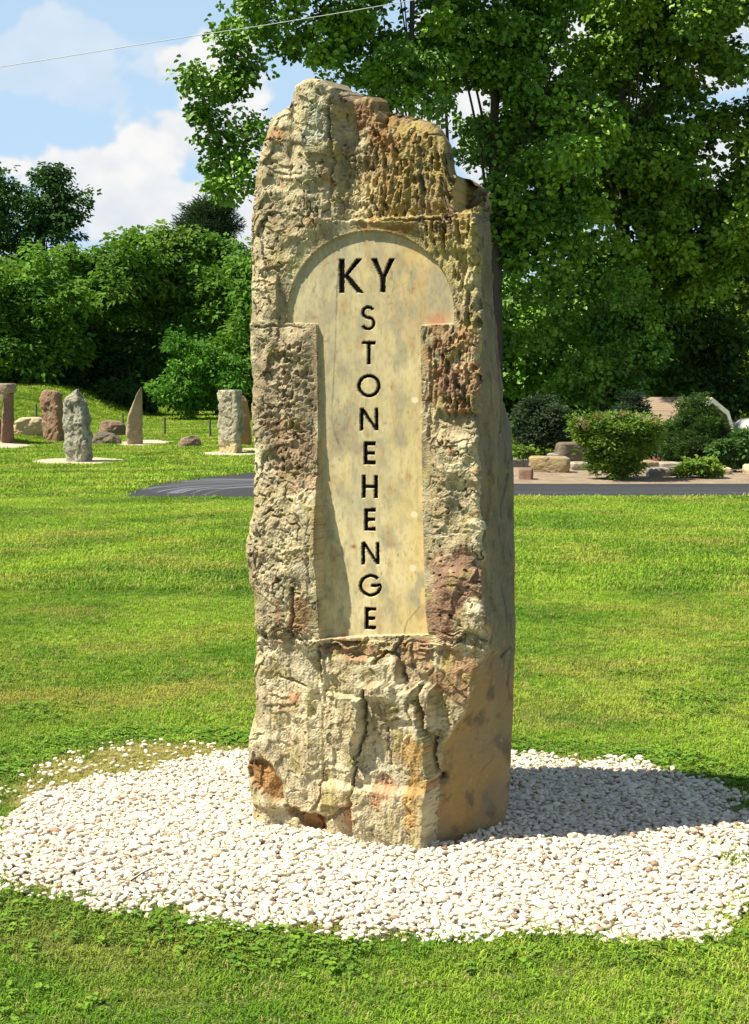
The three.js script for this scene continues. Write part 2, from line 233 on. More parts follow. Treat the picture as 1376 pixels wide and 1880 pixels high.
// panel outline
const panelPoly = (() => { const l = []; for (let i = 0; i <= 40; i++) { const a = Math.PI - i / 40 * Math.PI; l.push([679 + 152.5 * Math.cos(a), 572 - 149 * Math.sin(a)]); } l.push([833, 594], [770, 596], [771, 700], [773, 900], [777, 1050], [779, 1120], [784, 1166], [690, 1168], [594, 1171], [590, 1050], [585, 900], [583, 700], [580, 600], [578, 594], [526, 592]); return Qs(l); })();
const panelD = (x, y) => polyDist(panelPoly, x, y);
const cracks = [
  [[[738, 1168], [733, 1182], [726, 1196], [712, 1198], [700, 1208], [692, 1216]], 3.2, 0.05], [[[730, 1200], [741, 1225], [745, 1246]], 2.6, 0.035], [[[682, 1262], [684, 1310], [680, 1345], [668, 1385], [662, 1450]], 2.4, 0.045], [[[590, 1172], [592, 1215], [596, 1250]], 2.2, 0.03],
  [[[790, 640], [791, 700], [789, 760], [786, 806]], 3, 0.035], [[[845, 600], [846, 640], [842, 690]], 1.5, 0.015], [[[545, 1080], [548, 1130], [542, 1165]], 3, 0.04], [[[668, 402], [676, 404], [760, 405], [830, 402]], 2, 0.02],
  [[[470, 600], [520, 598], [580, 604]], 2, 0.02], [[[615, 165], [606, 210], [612, 300], [605, 380]], 2, 0.02], [[[688, 184], [690, 215], [700, 230]], 3, 0.04], [[[520, 1240], [545, 1250], [570, 1258]], 2, 0.02], [[[610, 1500], [640, 1480], [664, 1466]], 3, 0.03], [[[500, 560], [480, 500], [540, 480]], 2, 0.015], [[[776, 1262], [774, 1284], [783, 1300], [784, 1330], [798, 1352], [797, 1400], [803, 1425]], 4.5, 0.075], [[[806, 1420], [802, 1480], [798, 1552]], 3, 0.03], [[[604, 1285], [606, 1380], [598, 1440]], 1.8, 0.03], [[[722, 1330], [728, 1400]], 1.5, 0.015],
].map(([l, w, d]) => { const q = Qs(l); const xs = q.map((p) => p[0]), ys = q.map((p) => p[1]); return { q, w, d, b: [Math.min(...xs) - 15, Math.max(...xs) + 15, Math.min(...ys) - 15, Math.max(...ys) + 15] }; });
const blob = (x, y, cx, cy, rx, ry) => { const a = (x - cx) / rx, b = (y - cy) / ry; return Math.exp(-(a * a + b * b)); };
const box = (x, y, x0, x1, y0, y1, s) => ss(x0 - s, x0 + s, x) * (1 - ss(x1 - s, x1 + s, x)) * ss(y0 - s, y0 + s, y) * (1 - ss(y1 - s, y1 + s, y));

const HOL1 = Qs([[450, 1402], [480, 1391], [504, 1403], [521, 1440], [523, 1470], [498, 1468], [470, 1442], [452, 1428]]), HOL2 = Qs([[530, 1476], [562, 1489], [603, 1500], [604, 1550], [585, 1532], [550, 1506], [530, 1494]]);
// relief of the face at survey point (x, y), with dl / dr the distance to its left / right edge in survey units, dt below the top
function relief(x, y, dl, dr, dt, pd) {
  const wx = x + 7 * noise(x / 40, y / 40, 1) + 3 * noise(x / 13, y / 13, 2), wy = y + 7 * noise(x / 40, y / 40, 3) + 3 * noise(x / 13, y / 13, 4);
  const jx = x + 3 * noise(x / 12, y / 12, 21) + 2 * noise(x / 5, y / 5, 22), jy = y + 4 * noise(x / 14, y / 14, 23) + 2 * noise(x / 5, y / 5, 24);
  const kx = x + 5 * noise(x / 50, y / 34, 27) + 1.6 * noise(x / 16, y / 16, 28), ky = y + 5 * noise(x / 30, y / 40, 29) + 2 * noise(x / 12, y / 12, 30);
  // regions
  const upper = box(jx, jy, 622, 900, 0, 402, 2.5) * ss(612, 650, x), ridged = Math.max(ss(640, 690, wx) * (1 - ss(395, 405, wy)), box(wx, wy, 776, 900, 395, 760, 14), 0.45 * box(wx, wy, 590, 660, 200, 400, 20));
  const honey = Math.max(box(wx, wy, 505, 590, 600, 900, 14), 0.5 * box(wx, wy, 470, 590, 600, 1100, 14));
  const lumps = Math.max(box(wx, wy, 440, 640, 230, 640, 20) * 0.9, box(wx, wy, 440, 590, 640, 1180, 16) * 0.75, box(wx, wy, 780, 890, 770, 1200, 14));
  const bottom = ss(1150, 1200, jy + 22 * noise(x / 30, y / 60, 25));
  let f = 0.030 * fbm(x / 150, y / 150, 7, 2);
  f -= 0.13 * (1 - Math.sqrt(1 - Math.pow(1 - clamp(dl / 62), 2)));
  f -= 0.018 * (1 - Math.sqrt(1 - Math.pow(1 - clamp(dr / 7), 2)));
  f -= 0.04 * Math.pow(1 - clamp(dt / 12), 2);
  f -= 0.05 * upper;
  f += 0.025 * box(jx, jy, 600, 900, 403, 470, 4) * ss(660, 700, x);
  f -= (0.20 + 0.05 * Math.sin(clamp((jx - 830) / 40) * 3)) * ss(827.5, 831.5, jx) * (1 - ss(-3, 3, jy - (396 - (jx - 830) * 0.25)));
  f -= 0.09 * ss(689, 692, jx) * (1 - ss(818, 828, jx)) * Math.pow(1 - clamp((y - (206 + (x - 692) * 0.17)) / 42), 1.3);
  f -= 0.03 * box(jx, jy, 618, 690, 150, 235, 3);
  f += 0.03 * box(wx, wy, 545, 612, 140, 330, 14);
  // left flank bulges out towards the bottom of the panel
  f += 0.062 * (1 - ss(600, 640, x)) * ss(800, 1010, y) * (1 - ss(1155, 1200, jy + 26 * noise(x / 24, 4, 26)));
  f += 0.016 * box(jx, jy, 520, 640, 600, 860, 8);
  // right flank: overhang at 757, blocks below
  f -= 0.034 * box(jx, jy, 800, 890, 757, 803, 4) * (1 - 0.8 * ss(757, 803, y));
  f += 0.016 * box(jx, jy, 772, 880, 800, 885, 6) + 0.012 * box(jx, jy, 830, 890, 610, 757, 5) + 0.02 * box(jx, jy, 800, 900, 1040, 1150, 8);
  // slabs of the foot
  f += bottom * (0.03 * box(kx, ky, 430, 602, 1178, 1500, 4) + 0.058 * box(kx, ky, 604, 684 - (y - 1270) * 0.12, 1276, 1480, 4) + 0.078 * box(kx, ky, 664, 800, 1252 + 8 * noise(x / 9, 3), 1700, 4) + 0.045 * box(kx, ky, 596, 800, 1440, 1700, 8) - 0.02 * box(kx, ky, 740, 800, 1170, 1262, 5) - 0.012 * box(kx, ky, 803, 900, 1180, 1420, 4));
  f += bottom * 0.04 * box(jx, jy, 596, 740, 1206, 1276, 8) * 0.7;
  if (y > 1380 && x < 620) f -= 0.042 * ss(4, -3, polyDist(HOL1, jx, jy)) + 0.05 * ss(4, -3, polyDist(HOL2, jx, jy));
  // texture
  if (ridged > 0.01) { const w = worley(jx / 8.5 + 0.4 * noise(x / 30, y / 60, 35), wy / 25), w2 = worley(x / 5 + 9, y / 13), m = 0.35 + 0.65 * ss(-0.25, 0.25, noise(x / 40, y / 70, 36)); f -= ridged * m * (0.034 * ss(0.50, 0.16, w[0]) * (w[2] > 0.25 ? 1 : 0.25) + 0.012 * ss(0.45, 0.2, w2[0]) * w2[2] - 0.010) + ridged * 0.014 * ss(0.0, 0.3, noise(wx / 13, wy / 70, 34)); }
  if (honey > 0.01) { const w = worley(wx / 11, wy / 15), w2 = worley(x / 5.5 + 9, y / 9), m = ss(-0.3, 0.2, noise(x / 34, y / 40, 46)); f -= honey * m * (0.024 * ss(0.5, 0.2, w[0]) * (w[2] > 0.4 ? 1 : 0.1) + 0.014 * ss(0.45, 0.2, w2[0]) * w2[2] - 0.008); }
  const calm = 1 - 0.55 * ridged - 0.3 * honey;
  f += calm * (0.026 * facet(x / 78 + 0.3 * noise(x / 30, y / 30, 55), y / (92 + 40 * bottom) + 0.3 * noise(x / 30, y / 30, 56), 0.9) + (0.018 + 0.010 * bottom) * scallop(wx / 44, wy / (52 + 60 * bottom)) + 0.0075 * scallop(jx / 19 + 4, jy / (24 + 16 * bottom)) + 0.0026 * scallop(x / 9 + 8, y / 11));
  if (lumps > 0.01) f += lumps * calm * (0.012 * scallop(wx / 32 + 9, wy / 26) + 0.010 * facet(wx / 40 + 5, wy / 34 + 5, 1.1));
  { const s = y / 34 + 1.8 * noise(x / 70, y / 70, 51) + 0.3 * noise(x / 14, y / 14, 53), st = s - Math.floor(s); f += 0.010 * (st < 0.92 ? st : (1 - st) * 11) * ss(-0.1, 0.25, noise(x / 80, y / 50, 52)) * calm; }
  if (bottom > 0.01) f += bottom * (0.012 * ridge(wx / 44, y / 260, 61, 2) + 0.003 * noise(x / 5, y / 50, 63));
  f += 0.007 * fbm(x / 24, y / 24, 71, 2) + 0.0028 * ridge(x / 7, y / 8, 72, 2) + 0.0024 * noise(x / 2.9, y / 3.1, 73);
  { const cl = Math.abs(noise(x / 48, y / 90, 171) + 0.16 * noise(x / 11, y / 13, 172)); f -= 0.012 * ss(0.03, 0.008, cl) * ss(-0.1, 0.25, noise(x / 60, y / 60, 173)) * calm * (1 - bottom); }
  { const h = noise(wx / 12, wy / 8, 75), k = noise(x / 90, y / 90, 76); f -= (1 - 0.6 * bottom) * 0.018 * ss(0.48, 0.58, h + 0.25 * k); }
  for (const c of cracks) if (x > c.b[0] && x < c.b[1] && y > c.b[2] && y < c.b[3]) { const d = lineDist(c.q, jx, jy) / c.w; if (d < 1.6) f -= c.d * (1 - ss(0.5, 1.6, d)); }
  // carved panel
  const quiet = ss(70, 95, Math.abs(x - 676));
  const pn = -0.034 + quiet * (0.0022 * fbm(x / 60, y / 90, 81, 3) + 0.0006 * noise(x / 5, y / 40, 82));
  if (pd < 46 && y < 1176) {
    const left = x < 676 ? lin([[400, 0.008], [560, 0.009], [600, 0.011], [790, 0.014], [860, 0.036], [930, 0.082], [1000, 0.112], [1050, 0.10], [1170, 0.07]], jy) : 0.011;
    const edge = pn + left + 0.35 * clamp(f - pn - left, -0.02, 0.03); f = lerp(Math.max(edge, pn + 0.006), Math.max(f, pn + 0.006), ss(2, 46, pd));
  } else if (pd < 20) f = Math.max(f, pn + 0.004);
  if (pd < 0) f = pn;
  return f;
}
const CREAM = [0.43, 0.365, 0.245], PALE = [0.62, 0.59, 0.49], OCHRE = [0.40, 0.30, 0.115], RUST = [0.33, 0.16, 0.06], PURP = [0.27, 0.155, 0.125], OLIVE = [0.34, 0.31, 0.10], GREY = [0.26, 0.24, 0.215], LICHEN = [0.56, 0.60, 0.54], PINK = [0.50, 0.29, 0.20];
const PC1 = Qs([[617, 486], [614, 540], [612, 600], [610, 660], [607, 720], [604, 770], [612, 800], [622, 826]]), PC2 = Qs([[738, 1162], [744, 1142], [756, 1128], [766, 1116]]);
function stoneColor(x, y, pd) {
  const n1 = fbm(x / 70, y / 90, 101, 4), n2 = fbm(x / 28, y / 40, 102, 4), n3 = fbm(x / 9, y / 14, 103, 3), n4 = fbm(x / 50, y / 120, 104, 4);
  let c;
  if (pd < 0) {
    c = mix3([0.43, 0.375, 0.25], [0.62, 0.55, 0.38], clamp(0.5 + 1.6 * n4 + 0.5 * ss(600, 1100, y) - 0.25));
    c = mix3(c, [0.60, 0.47, 0.22], 0.75 * ss(690, 780, x + 60 * n2) * ss(560, 1000, y));
    c = mix3(c, [0.46, 0.44, 0.35], 0.7 * (1 - ss(540, 680, x + 70 * n2)) * (1 - ss(500, 640, y)));
    const m = (b, k = 1) => clamp(b * k * 1.15 * (1 + 2.2 * n2));
    c = mix3(c, [0.50, 0.30, 0.12], m(blob(x, y, 765, 540, 40, 60), 0.55)); c = mix3(c, [0.33, 0.34, 0.28], m(blob(x, y, 800, 545, 24, 42), 0.8)); c = mix3(c, [0.48, 0.27, 0.18], m(blob(x, y, 800, 588, 36, 14), 0.8)); c = mix3(c, [0.55, 0.36, 0.15], m(blob(x, y, 745, 470, 50, 22), 0.4));
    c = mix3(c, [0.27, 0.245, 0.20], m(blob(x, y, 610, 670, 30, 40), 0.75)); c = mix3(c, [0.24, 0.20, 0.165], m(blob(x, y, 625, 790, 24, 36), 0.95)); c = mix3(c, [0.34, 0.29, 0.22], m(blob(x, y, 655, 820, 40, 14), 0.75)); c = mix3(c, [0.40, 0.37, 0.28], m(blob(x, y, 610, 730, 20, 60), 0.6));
    c = mix3(c, [0.44, 0.41, 0.32], m(blob(x, y, 650, 920, 26, 30), 0.7)); c = mix3(c, [0.38, 0.20, 0.08], m(blob(x, y, 607, 855, 5, 5), 1)); c = mix3(c, [0.25, 0.10, 0.05], m(blob(x, y, 646, 1004, 5, 4), 1.2)); c = mix3(c, [0.30, 0.17, 0.07], m(blob(x, y, 568, 577, 8, 4), 1)); c = mix3(c, [0.36, 0.35, 0.30], m(blob(x, y, 600, 470, 60, 30), 0.5)); c = mix3(c, [0.33, 0.31, 0.27], m(blob(x, y, 670, 440, 60, 14), 0.45));
    c = mix3(c, [0.33, 0.29, 0.20], 0.45 * ss(0.04, 0.36, fbm(x / 14, y / 60, 111, 4))); c = mix3(c, [0.34, 0.31, 0.235], 0.9 * ss(-0.02, 0.36, fbm(x / 34, y / 60, 113, 5) + 0.12 * (1 - ss(480, 760, y)))); c = mix3(c, [0.40, 0.26, 0.13], 0.6 * ss(0.1, 0.4, fbm(x / 22, y / 50, 114, 4))); c = mix3(c, [0.20, 0.165, 0.12], 0.6 * ss(0.04, 0.01, Math.abs(noise(x / 40, y / 60, 115) + 0.3 * noise(x / 11, y / 14, 116))) * ss(0.1, 0.35, noise(x / 70, y / 90, 117))); c = mix3(c, [0.30, 0.22, 0.12], 0.8 * ss(0.5, 0.75, noise(x / 6, y / 11, 112)));
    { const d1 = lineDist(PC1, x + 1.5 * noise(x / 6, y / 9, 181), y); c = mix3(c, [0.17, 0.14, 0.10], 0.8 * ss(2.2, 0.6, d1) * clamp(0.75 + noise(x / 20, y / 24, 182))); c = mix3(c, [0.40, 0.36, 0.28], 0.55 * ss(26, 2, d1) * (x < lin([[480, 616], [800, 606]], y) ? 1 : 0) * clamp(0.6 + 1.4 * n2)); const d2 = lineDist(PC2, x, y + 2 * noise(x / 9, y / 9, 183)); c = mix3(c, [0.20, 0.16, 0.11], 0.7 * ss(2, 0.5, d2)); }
    c = mix3(c, [c[0] * 0.87, c[1] * 0.855, c[2] * 0.82], ss(0.0, 0.5, noise(x / 4, y / 11, 184) + 0.7 * noise(x / 9, y / 12, 185))); c = mix3(c, [0.62, 0.52, 0.24], 0.3 * ss(0.05, 0.35, fbm(x / 26, y / 40, 186, 4)));
    for (const [lx, ly] of [[759, 733], [758, 942], [756, 1040]]) if (Math.hypot(x - lx, y - ly) < 6) c = [0.66, 0.60, 0.46];
    return [c[0] * 1.06, c[1] * 1.02, c[2] * 0.85];
  }
  c = mix3(CREAM, PALE, clamp(0.5 + 1.5 * n1));
  c = mix3(c, OCHRE, 0.9 * ss(600, 720, x + 60 * n2) * (1 - ss(380, 620, y + 80 * n2)));
  c = mix3(c, OLIVE, clamp(0.5 + 2 * n2) * 0.6 * ss(700, 760, x) * (1 - ss(560, 700, y)));
  c = mix3(c, RUST, 0.8 * ss(0.08, 0.35, n2 + 0.5 * blob(x, y, 690, 260, 50, 70) + 0.5 * blob(x, y, 740, 420, 90, 16) + 0.4 * blob(x, y, 840, 405, 40, 14) + 0.5 * blob(x, y, 510, 235, 24, 26) - 0.12));
  c = mix3(c, [0.27, 0.225, 0.165], 0.75 * ss(0.0, 0.4, fbm(x / 36, y / 110, 161, 4) + 0.10 * (1 - ss(600, 1000, y))) * (1 - 0.55 * ss(1180, 1240, y)) * (1 - 0.55 * (1 - ss(600, 650, x)) * (1 - ss(560, 640, y))));
  c = mix3(c, LICHEN, 0.85 * ss(0.35, 0.7, blob(x, y, 580, 225, 34, 60) + 0.8 * n2));
  c = mix3(c, [0.36, 0.18, 0.10], 0.75 * clamp(blob(x, y, 650, 195, 34, 24) * (1.1 + n2)));
  c = mix3(c, [0.31, 0.25, 0.20], 0.7 * ss(0.3, 0.75, box(x, y, 470, 600, 610, 800, 60) * 1.3 + 1.2 * n2));
  c = mix3(c, [0.34, 0.22, 0.17], 0.6 * ss(0.35, 0.7, box(x, y, 500, 590, 760, 900, 30) + n2));
  c = mix3(c, [0.40, 0.22, 0.12], 0.62 * ss(0.3, 0.8, box(x, y, 782, 890, 600, 750, 45) * 1.2 + 1.5 * n2));
  c = mix3(c, PURP, 0.9 * ss(0.3, 0.65, Math.max(blob(x, y, 838, 1060, 60, 70), blob(x, y, 810, 1130, 40, 50), blob(x, y, 820, 690, 26, 60) * 0.8) + 0.9 * n2));
  c = mix3(c, [0.36, 0.21, 0.12], 0.85 * ss(0.35, 0.6, Math.max(blob(x, y, 660, 1195, 60, 26), blob(x, y, 765, 1210, 40, 46), blob(x, y, 840, 1230, 50, 60) * 0.9, blob(x, y, 560, 1135, 26, 36)) + 0.6 * n2));
  c = mix3(c, PALE, 0.8 * ss(1180, 1260, y) * (1 - ss(780, 800, x)) * clamp(0.6 + 1.2 * n1));
  c = mix3(c, OLIVE, 0.55 * ss(0.1, 0.35, fbm(x / 40, y / 55, 121, 4)) * ss(1100, 1200, y)); c = mix3(c, OLIVE, 0.5 * ss(0.1, 0.35, fbm(x / 40, y / 45, 122, 4)));
  c = mix3(c, PINK, 0.85 * ss(0.25, 0.6, Math.max(blob(x, y, 655, 1500, 16, 40), blob(x, y, 725, 1440, 30, 30), blob(x, y, 545, 1285, 14, 14), blob(x, y, 645, 1540, 14, 20)) + 0.7 * n2 - 0.1));
  c = mix3(c, [0.46, 0.27, 0.07], 0.7 * ss(0.3, 0.65, Math.max(blob(x, y, 770, 1370, 34, 40), blob(x, y, 775, 1450, 20, 60)) + 0.7 * n2 - 0.05));
  c = mix3(c, [0.34, 0.17, 0.055], 0.9 * (y > 1380 && x < 640 ? ss(7, -7, Math.min(polyDist(HOL1, x, y), polyDist(HOL2, x, y)) + 14 * n2) : 0));
  c = mix3(c, GREY, 0.6 * ss(0.15, 0.4, fbm(x / 20, y / 30, 131, 4)) * (1 - 0.5 * ss(1180, 1250, y)));
  c = mix3(c, [0.20, 0.17, 0.14], 0.5 * ss(0.2, 0.5, n3));
  c = mix3(c, [0.66, 0.62, 0.50], 0.45 * ss(0.15, 0.45, fbm(x / 12, y / 15, 141, 3)));
  c = mix3(c, [0.24, 0.17, 0.10], 0.55 * ss(0.12, 0.42, fbm(x / 16, y / 50, 151, 4)));
  c = mix3(c, [0.085, 0.07, 0.055], 0.75 * ss(0.032, 0.010, Math.abs(noise(x / 48, y / 90, 171) + 0.16 * noise(x / 11, y / 13, 172))) * (1 - 0.8 * ss(1150, 1200, y)) * ss(-0.1, 0.25, noise(x / 60, y / 60, 173)));
  c = mix3(c, [0.10, 0.085, 0.065], 0.6 * ss(0.3, 0.55, noise(x / 5, y / 7, 174) + 0.3 * n2));
  const k = 0.93 + 0.36 * facet(x / 40 + n3, y / 50 + n2, 0.4) + 0.2 * n3; const w = 0.93 - 0.10 * ss(-0.1, 0.35, fbm(x / 60, y / 80, 191, 4)); return [c[0] * k * w, c[1] * k * w * 0.93, c[2] * k * w * 0.74];
}
{
  // letters
  const ink = new THREE.MeshPhysicalMaterial({ color: new THREE.Color(0.007, 0.0062, 0.0055), roughness: 1, specularIntensity: 0.15 });
  const strokeOutline = (pts, w) => { const l = [], rr = []; pts.forEach((p, i) => { const a = pts[Math.max(0, i - 1)], b = pts[Math.min(pts.length - 1, i + 1)], dx = b[0] - a[0], dy = b[1] - a[1], m = Math.hypot(dx, dy); l.push([p[0] - dy / m * w / 2, p[1] + dx / m * w / 2]); rr.push([p[0] + dy / m * w / 2, p[1] - dx / m * w / 2]); }); return [...l, ...rr.reverse()]; };
  const arc = (cx, cy, rx, ry, a0, a1, n = 24) => [...Array(n + 1)].map((_, i) => { const a = (a0 + (a1 - a0) * i / n) * Math.PI / 180; return [cx + rx * Math.cos(a), cy + ry * Math.sin(a)]; });   // y down
  const poly = { // outlines on a unit box (x right, y down), w = stroke as a share
    K: (w, h, s) => [[[0, 0], [s, 0], [s, h * 0.46], [w - s * 1.25, 0], [w, 0], [s * 1.75, h * 0.47], [w + s * 0.25, h], [w - s * 1.05, h], [s, h * 0.56], [s, h], [0, h]]],
    Y: (w, h, s) => [[[0, 0], [s * 1.15, 0], [w / 2, h * 0.46], [w - s * 1.15, 0], [w, 0], [w / 2 + s / 2, h * 0.58], [w / 2 + s / 2, h], [w / 2 - s / 2, h], [w / 2 - s / 2, h * 0.58]]],
    T: (w, h, s) => [[[0, 0], [w, 0], [w, s], [w / 2 + s / 2, s], [w / 2 + s / 2, h], [w / 2 - s / 2, h], [w / 2 - s / 2, s], [0, s]]],
    N: (w, h, s) => [[[0, 0], [s * 1.05, 0], [w - s, h * 0.74], [w - s, 0], [w, 0], [w, h], [w - s * 0.95, h], [s, h * 0.26], [s, h], [0, h]]],
    E: (w, h, s) => [[[0, 0], [w, 0], [w, s], [s, s], [s, h / 2 - s / 2], [w * 0.94, h / 2 - s / 2], [w * 0.94, h / 2 + s / 2], [s, h / 2 + s / 2], [s, h - s], [w, h - s], [w, h], [0, h]]],
    H: (w, h, s) => [[[0, 0], [s, 0], [s, h / 2 - s / 2], [w - s, h / 2 - s / 2], [w - s, 0], [w, 0], [w, h], [w - s, h], [w - s, h / 2 + s / 2], [s, h / 2 + s / 2], [s, h], [0, h]]],
    O: (w, h, s) => [arc(w / 2, h / 2, w / 2, h / 2, 0, 360, 48).slice(0, -1), arc(w / 2, h / 2, w / 2 - s, h / 2 - s, 0, 360, 48).slice(0, -1)],
    S: (w, h, s) => { const r1 = h * 0.235, r2 = h * 0.265, a = s / 2, cx = w / 2; return [strokeOutline([...arc(cx, a + (h - s) * 0.24, w * 0.40, (h - s) * 0.24, -25, -270, 22), ...arc(cx, h - a - (h - s) * 0.26, w * 0.44, (h - s) * 0.26, -90, 155, 24).slice(1)], s)]; },
    G: (w, h, s) => { const a = s / 2; return [strokeOutline([...arc(w / 2, h / 2, w / 2 - a, h / 2 - a, -42, -360, 40), [w * 0.52, h / 2]], s)]; },
  };
  const row = [['K', 623, 666, 475, 538, 10], ['Y', 681, 726, 474, 537, 9.5], ['S', 664, 688, 561, 607, 6], ['T', 665, 690, 626, 669, 6.5], ['O', 656, 699, 687, 730, 6.5], ['N', 661, 695, 749, 791, 6.5], ['E', 668, 690, 811, 853, 7], ['H', 665, 694, 872, 915, 7], ['E', 669, 690, 933, 975, 7], ['N', 664, 697, 995, 1037, 6.5], ['G', 659, 702, 1054, 1096, 6.5], ['E', 670, 691, 1115, 1156, 7]];
  const cuts = row.map(([ch, x0, x1, y0, y1, s]) => { const o = poly[ch](x1 - x0, y1 - y0, s).map((l) => l.map(([x, y]) => faceN(x0 + x, y0 + y, -0.034))); const us = o[0].map((p) => p[0]), vs = o[0].map((p) => p[1]); return { o, b: [Math.min(...us) - 0.01, Math.max(...us) + 0.01, Math.min(...vs) - 0.01, Math.max(...vs) + 0.01] }; });
  const cutAt = (u, v) => { for (const c of cuts) if (u > c.b[0] && u < c.b[1] && v > c.b[2] && v < c.b[3]) { let d = polyDist(c.o[0], u, v); if (c.o[1]) d = Math.max(d, -polyDist(c.o[1], u, v)); return d; } return 9; };
  const NR = 1150, NF = 380, NS = 120, NB = 26, NL = 34, NC = NF + NS + NB + NL;
  const P = new Float32Array((NR + 2) * NC * 3), C = new Float32Array((NR + 2) * NC * 3), U = new Float32Array((NR + 2) * NC * 2), inP = new Uint8Array((NR + 2) * NC);
  const setc = (i, c) => { C[i * 3] = c[0]; C[i * 3 + 1] = c[1]; C[i * 3 + 2] = c[2]; };
  for (let r = 0; r <= NR; r++) {
    const t = r / NR, row = r * NC;
    const put = (k, x, y, z, c, ux) => { const i = row + k; P[i * 3] = x; P[i * 3 + 1] = y; P[i * 3 + 2] = z; U[i * 2] = ux; U[i * 2 + 1] = y; setc(i, c); };
    for (let k = 0; k < NF; k++) {
      const s = k / (NF - 1); let v = t * 3.3, u = 0, L = 0, R = 0;
      for (let it = 0; it < 5; it++) { L = lin(Lt, v); R = lin(Ct, v) + 0.020 * noise(v * 9, 3) + 0.014 * (scallop(v * 17, 5) - 0.1) + 0.006 * noise(v * 60, 8); u = lerp(L, R, s); v = t < 0.8 ? -0.12 + t / 0.8 * 2.86 : 2.74 + (t - 0.8) / 0.2 * (vTop(u) - 2.74); }
      const [x, y] = qOf(u, v), sc = QA[1], pd = x > 510 && x < 850 && y > 400 && y < 1190 ? panelD(x, y) : 99;
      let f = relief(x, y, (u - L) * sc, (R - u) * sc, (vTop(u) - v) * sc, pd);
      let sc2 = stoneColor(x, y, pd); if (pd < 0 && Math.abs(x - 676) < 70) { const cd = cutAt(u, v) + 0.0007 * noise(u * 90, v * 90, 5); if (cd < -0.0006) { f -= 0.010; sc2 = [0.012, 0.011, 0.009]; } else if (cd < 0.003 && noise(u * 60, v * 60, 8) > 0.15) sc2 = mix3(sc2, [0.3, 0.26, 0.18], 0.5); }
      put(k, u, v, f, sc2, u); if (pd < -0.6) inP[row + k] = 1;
    }
    const ia = row + NF - 1, ib = row, ax = P[ia * 3], ay = P[ia * 3 + 1], az = P[ia * 3 + 2], bx = P[ib * 3], by = P[ib * 3 + 1], bz = P[ib * 3 + 2];
    const dep = depthAt(ay), rx = lin(Rt, ay), lx = bx + 0.06 + 0.05 * noise(ay * 1.5, 4), ld = leftDepth(by);
    for (let k = 0; k < NS; k++) {
      const s = (k + 1) / (NS + 1); const cx = lin(Ct, ay), fall = Math.max(Math.exp(-s * 14), (1 - s) * ss(2.84, 2.94, ay)); let x = lerp(cx, rx, s) + (ax - cx) * fall, z = lerp(-0.015, -dep, s) + (az + 0.015) * fall; const y = lerp(ay, Math.min(ay, 2.98), s);
      const edge = Math.min(1, s * 8) * Math.min(1, (1 - s) * 5 + 0.15), low = ss(0.95, 0.7, y);
      const rough = fbm(z * 3, y * 1.6, 7, 3) * 0.05 + (0.7 + 0.3 * (1 - low)) * (0.012 * facet(z * 7 + 0.4 * noise(z * 12, y * 9), y * 3.1) + 0.022 * scallop(z * 7 + 3, y * 4.6) + 0.008 * scallop(z * 18, y * 13) + 0.009 * fbm(z * 40, y * 34, 9, 3));
      x += edge * rough - 0.02 * Math.sin(s * 3.14) * low + 0.035 * edge * ss(0.35, 0.5, s + 0.1 * noise(y * 2, 3)) * ss(1.9, 2.4, y);
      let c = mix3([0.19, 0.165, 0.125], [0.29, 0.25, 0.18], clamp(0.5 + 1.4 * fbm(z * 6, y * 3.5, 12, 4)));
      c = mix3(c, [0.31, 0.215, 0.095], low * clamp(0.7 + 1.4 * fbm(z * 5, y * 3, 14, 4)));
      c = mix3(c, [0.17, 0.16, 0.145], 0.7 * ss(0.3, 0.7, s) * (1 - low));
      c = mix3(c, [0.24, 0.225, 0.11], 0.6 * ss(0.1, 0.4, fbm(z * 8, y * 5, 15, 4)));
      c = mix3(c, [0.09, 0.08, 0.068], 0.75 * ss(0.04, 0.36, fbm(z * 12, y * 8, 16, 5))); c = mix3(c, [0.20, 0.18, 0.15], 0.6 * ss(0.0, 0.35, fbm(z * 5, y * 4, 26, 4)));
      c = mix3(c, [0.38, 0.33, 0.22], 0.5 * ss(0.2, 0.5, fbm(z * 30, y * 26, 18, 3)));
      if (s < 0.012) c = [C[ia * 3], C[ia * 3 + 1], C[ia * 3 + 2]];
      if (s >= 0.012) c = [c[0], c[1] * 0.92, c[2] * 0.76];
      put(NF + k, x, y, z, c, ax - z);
    }
    const is = row + NF + NS - 1, sx = P[is * 3], sy = P[is * 3 + 1], sz = P[is * 3 + 2];
    for (let k = 0; k < NB; k++) { const s = (k + 1) / (NB + 1), y = lerp(sy, by, s); put(NF + NS + k, lerp(sx, lx, s), Math.min(y, t < 0.8 ? -0.12 + t / 0.8 * 2.86 : 2.74 + (t - 0.8) / 0.2 * (vTop(lerp(sx, lx, s)) - 2.76)), lerp(sz, -ld, s) - 0.30 * Math.sin(s * 3.14) * ss(3.4, 1.5, y) + 0.06 * fbm(s * 3, y * 2, 21, 3), mix3(GREY, CREAM, clamp(0.4 + fbm(s * 5, y * 3, 22, 3))), s); }
    for (let k = 0; k < NL; k++) { const s = (k + 1) / (NL + 1), y = by; put(NF + NS + NB + k, lerp(lx, bx, s) - Math.sin(s * 3.14) * 0.0 + 0.02 * fbm(s * 3 + 4, y * 4, 23, 4) * Math.min(1, (1 - s) * 4), y, lerp(-ld, bz, s), mix3(CREAM, PALE, clamp(0.5 + fbm(s * 6, y * 4, 24, 3))), s * ld); }
  }
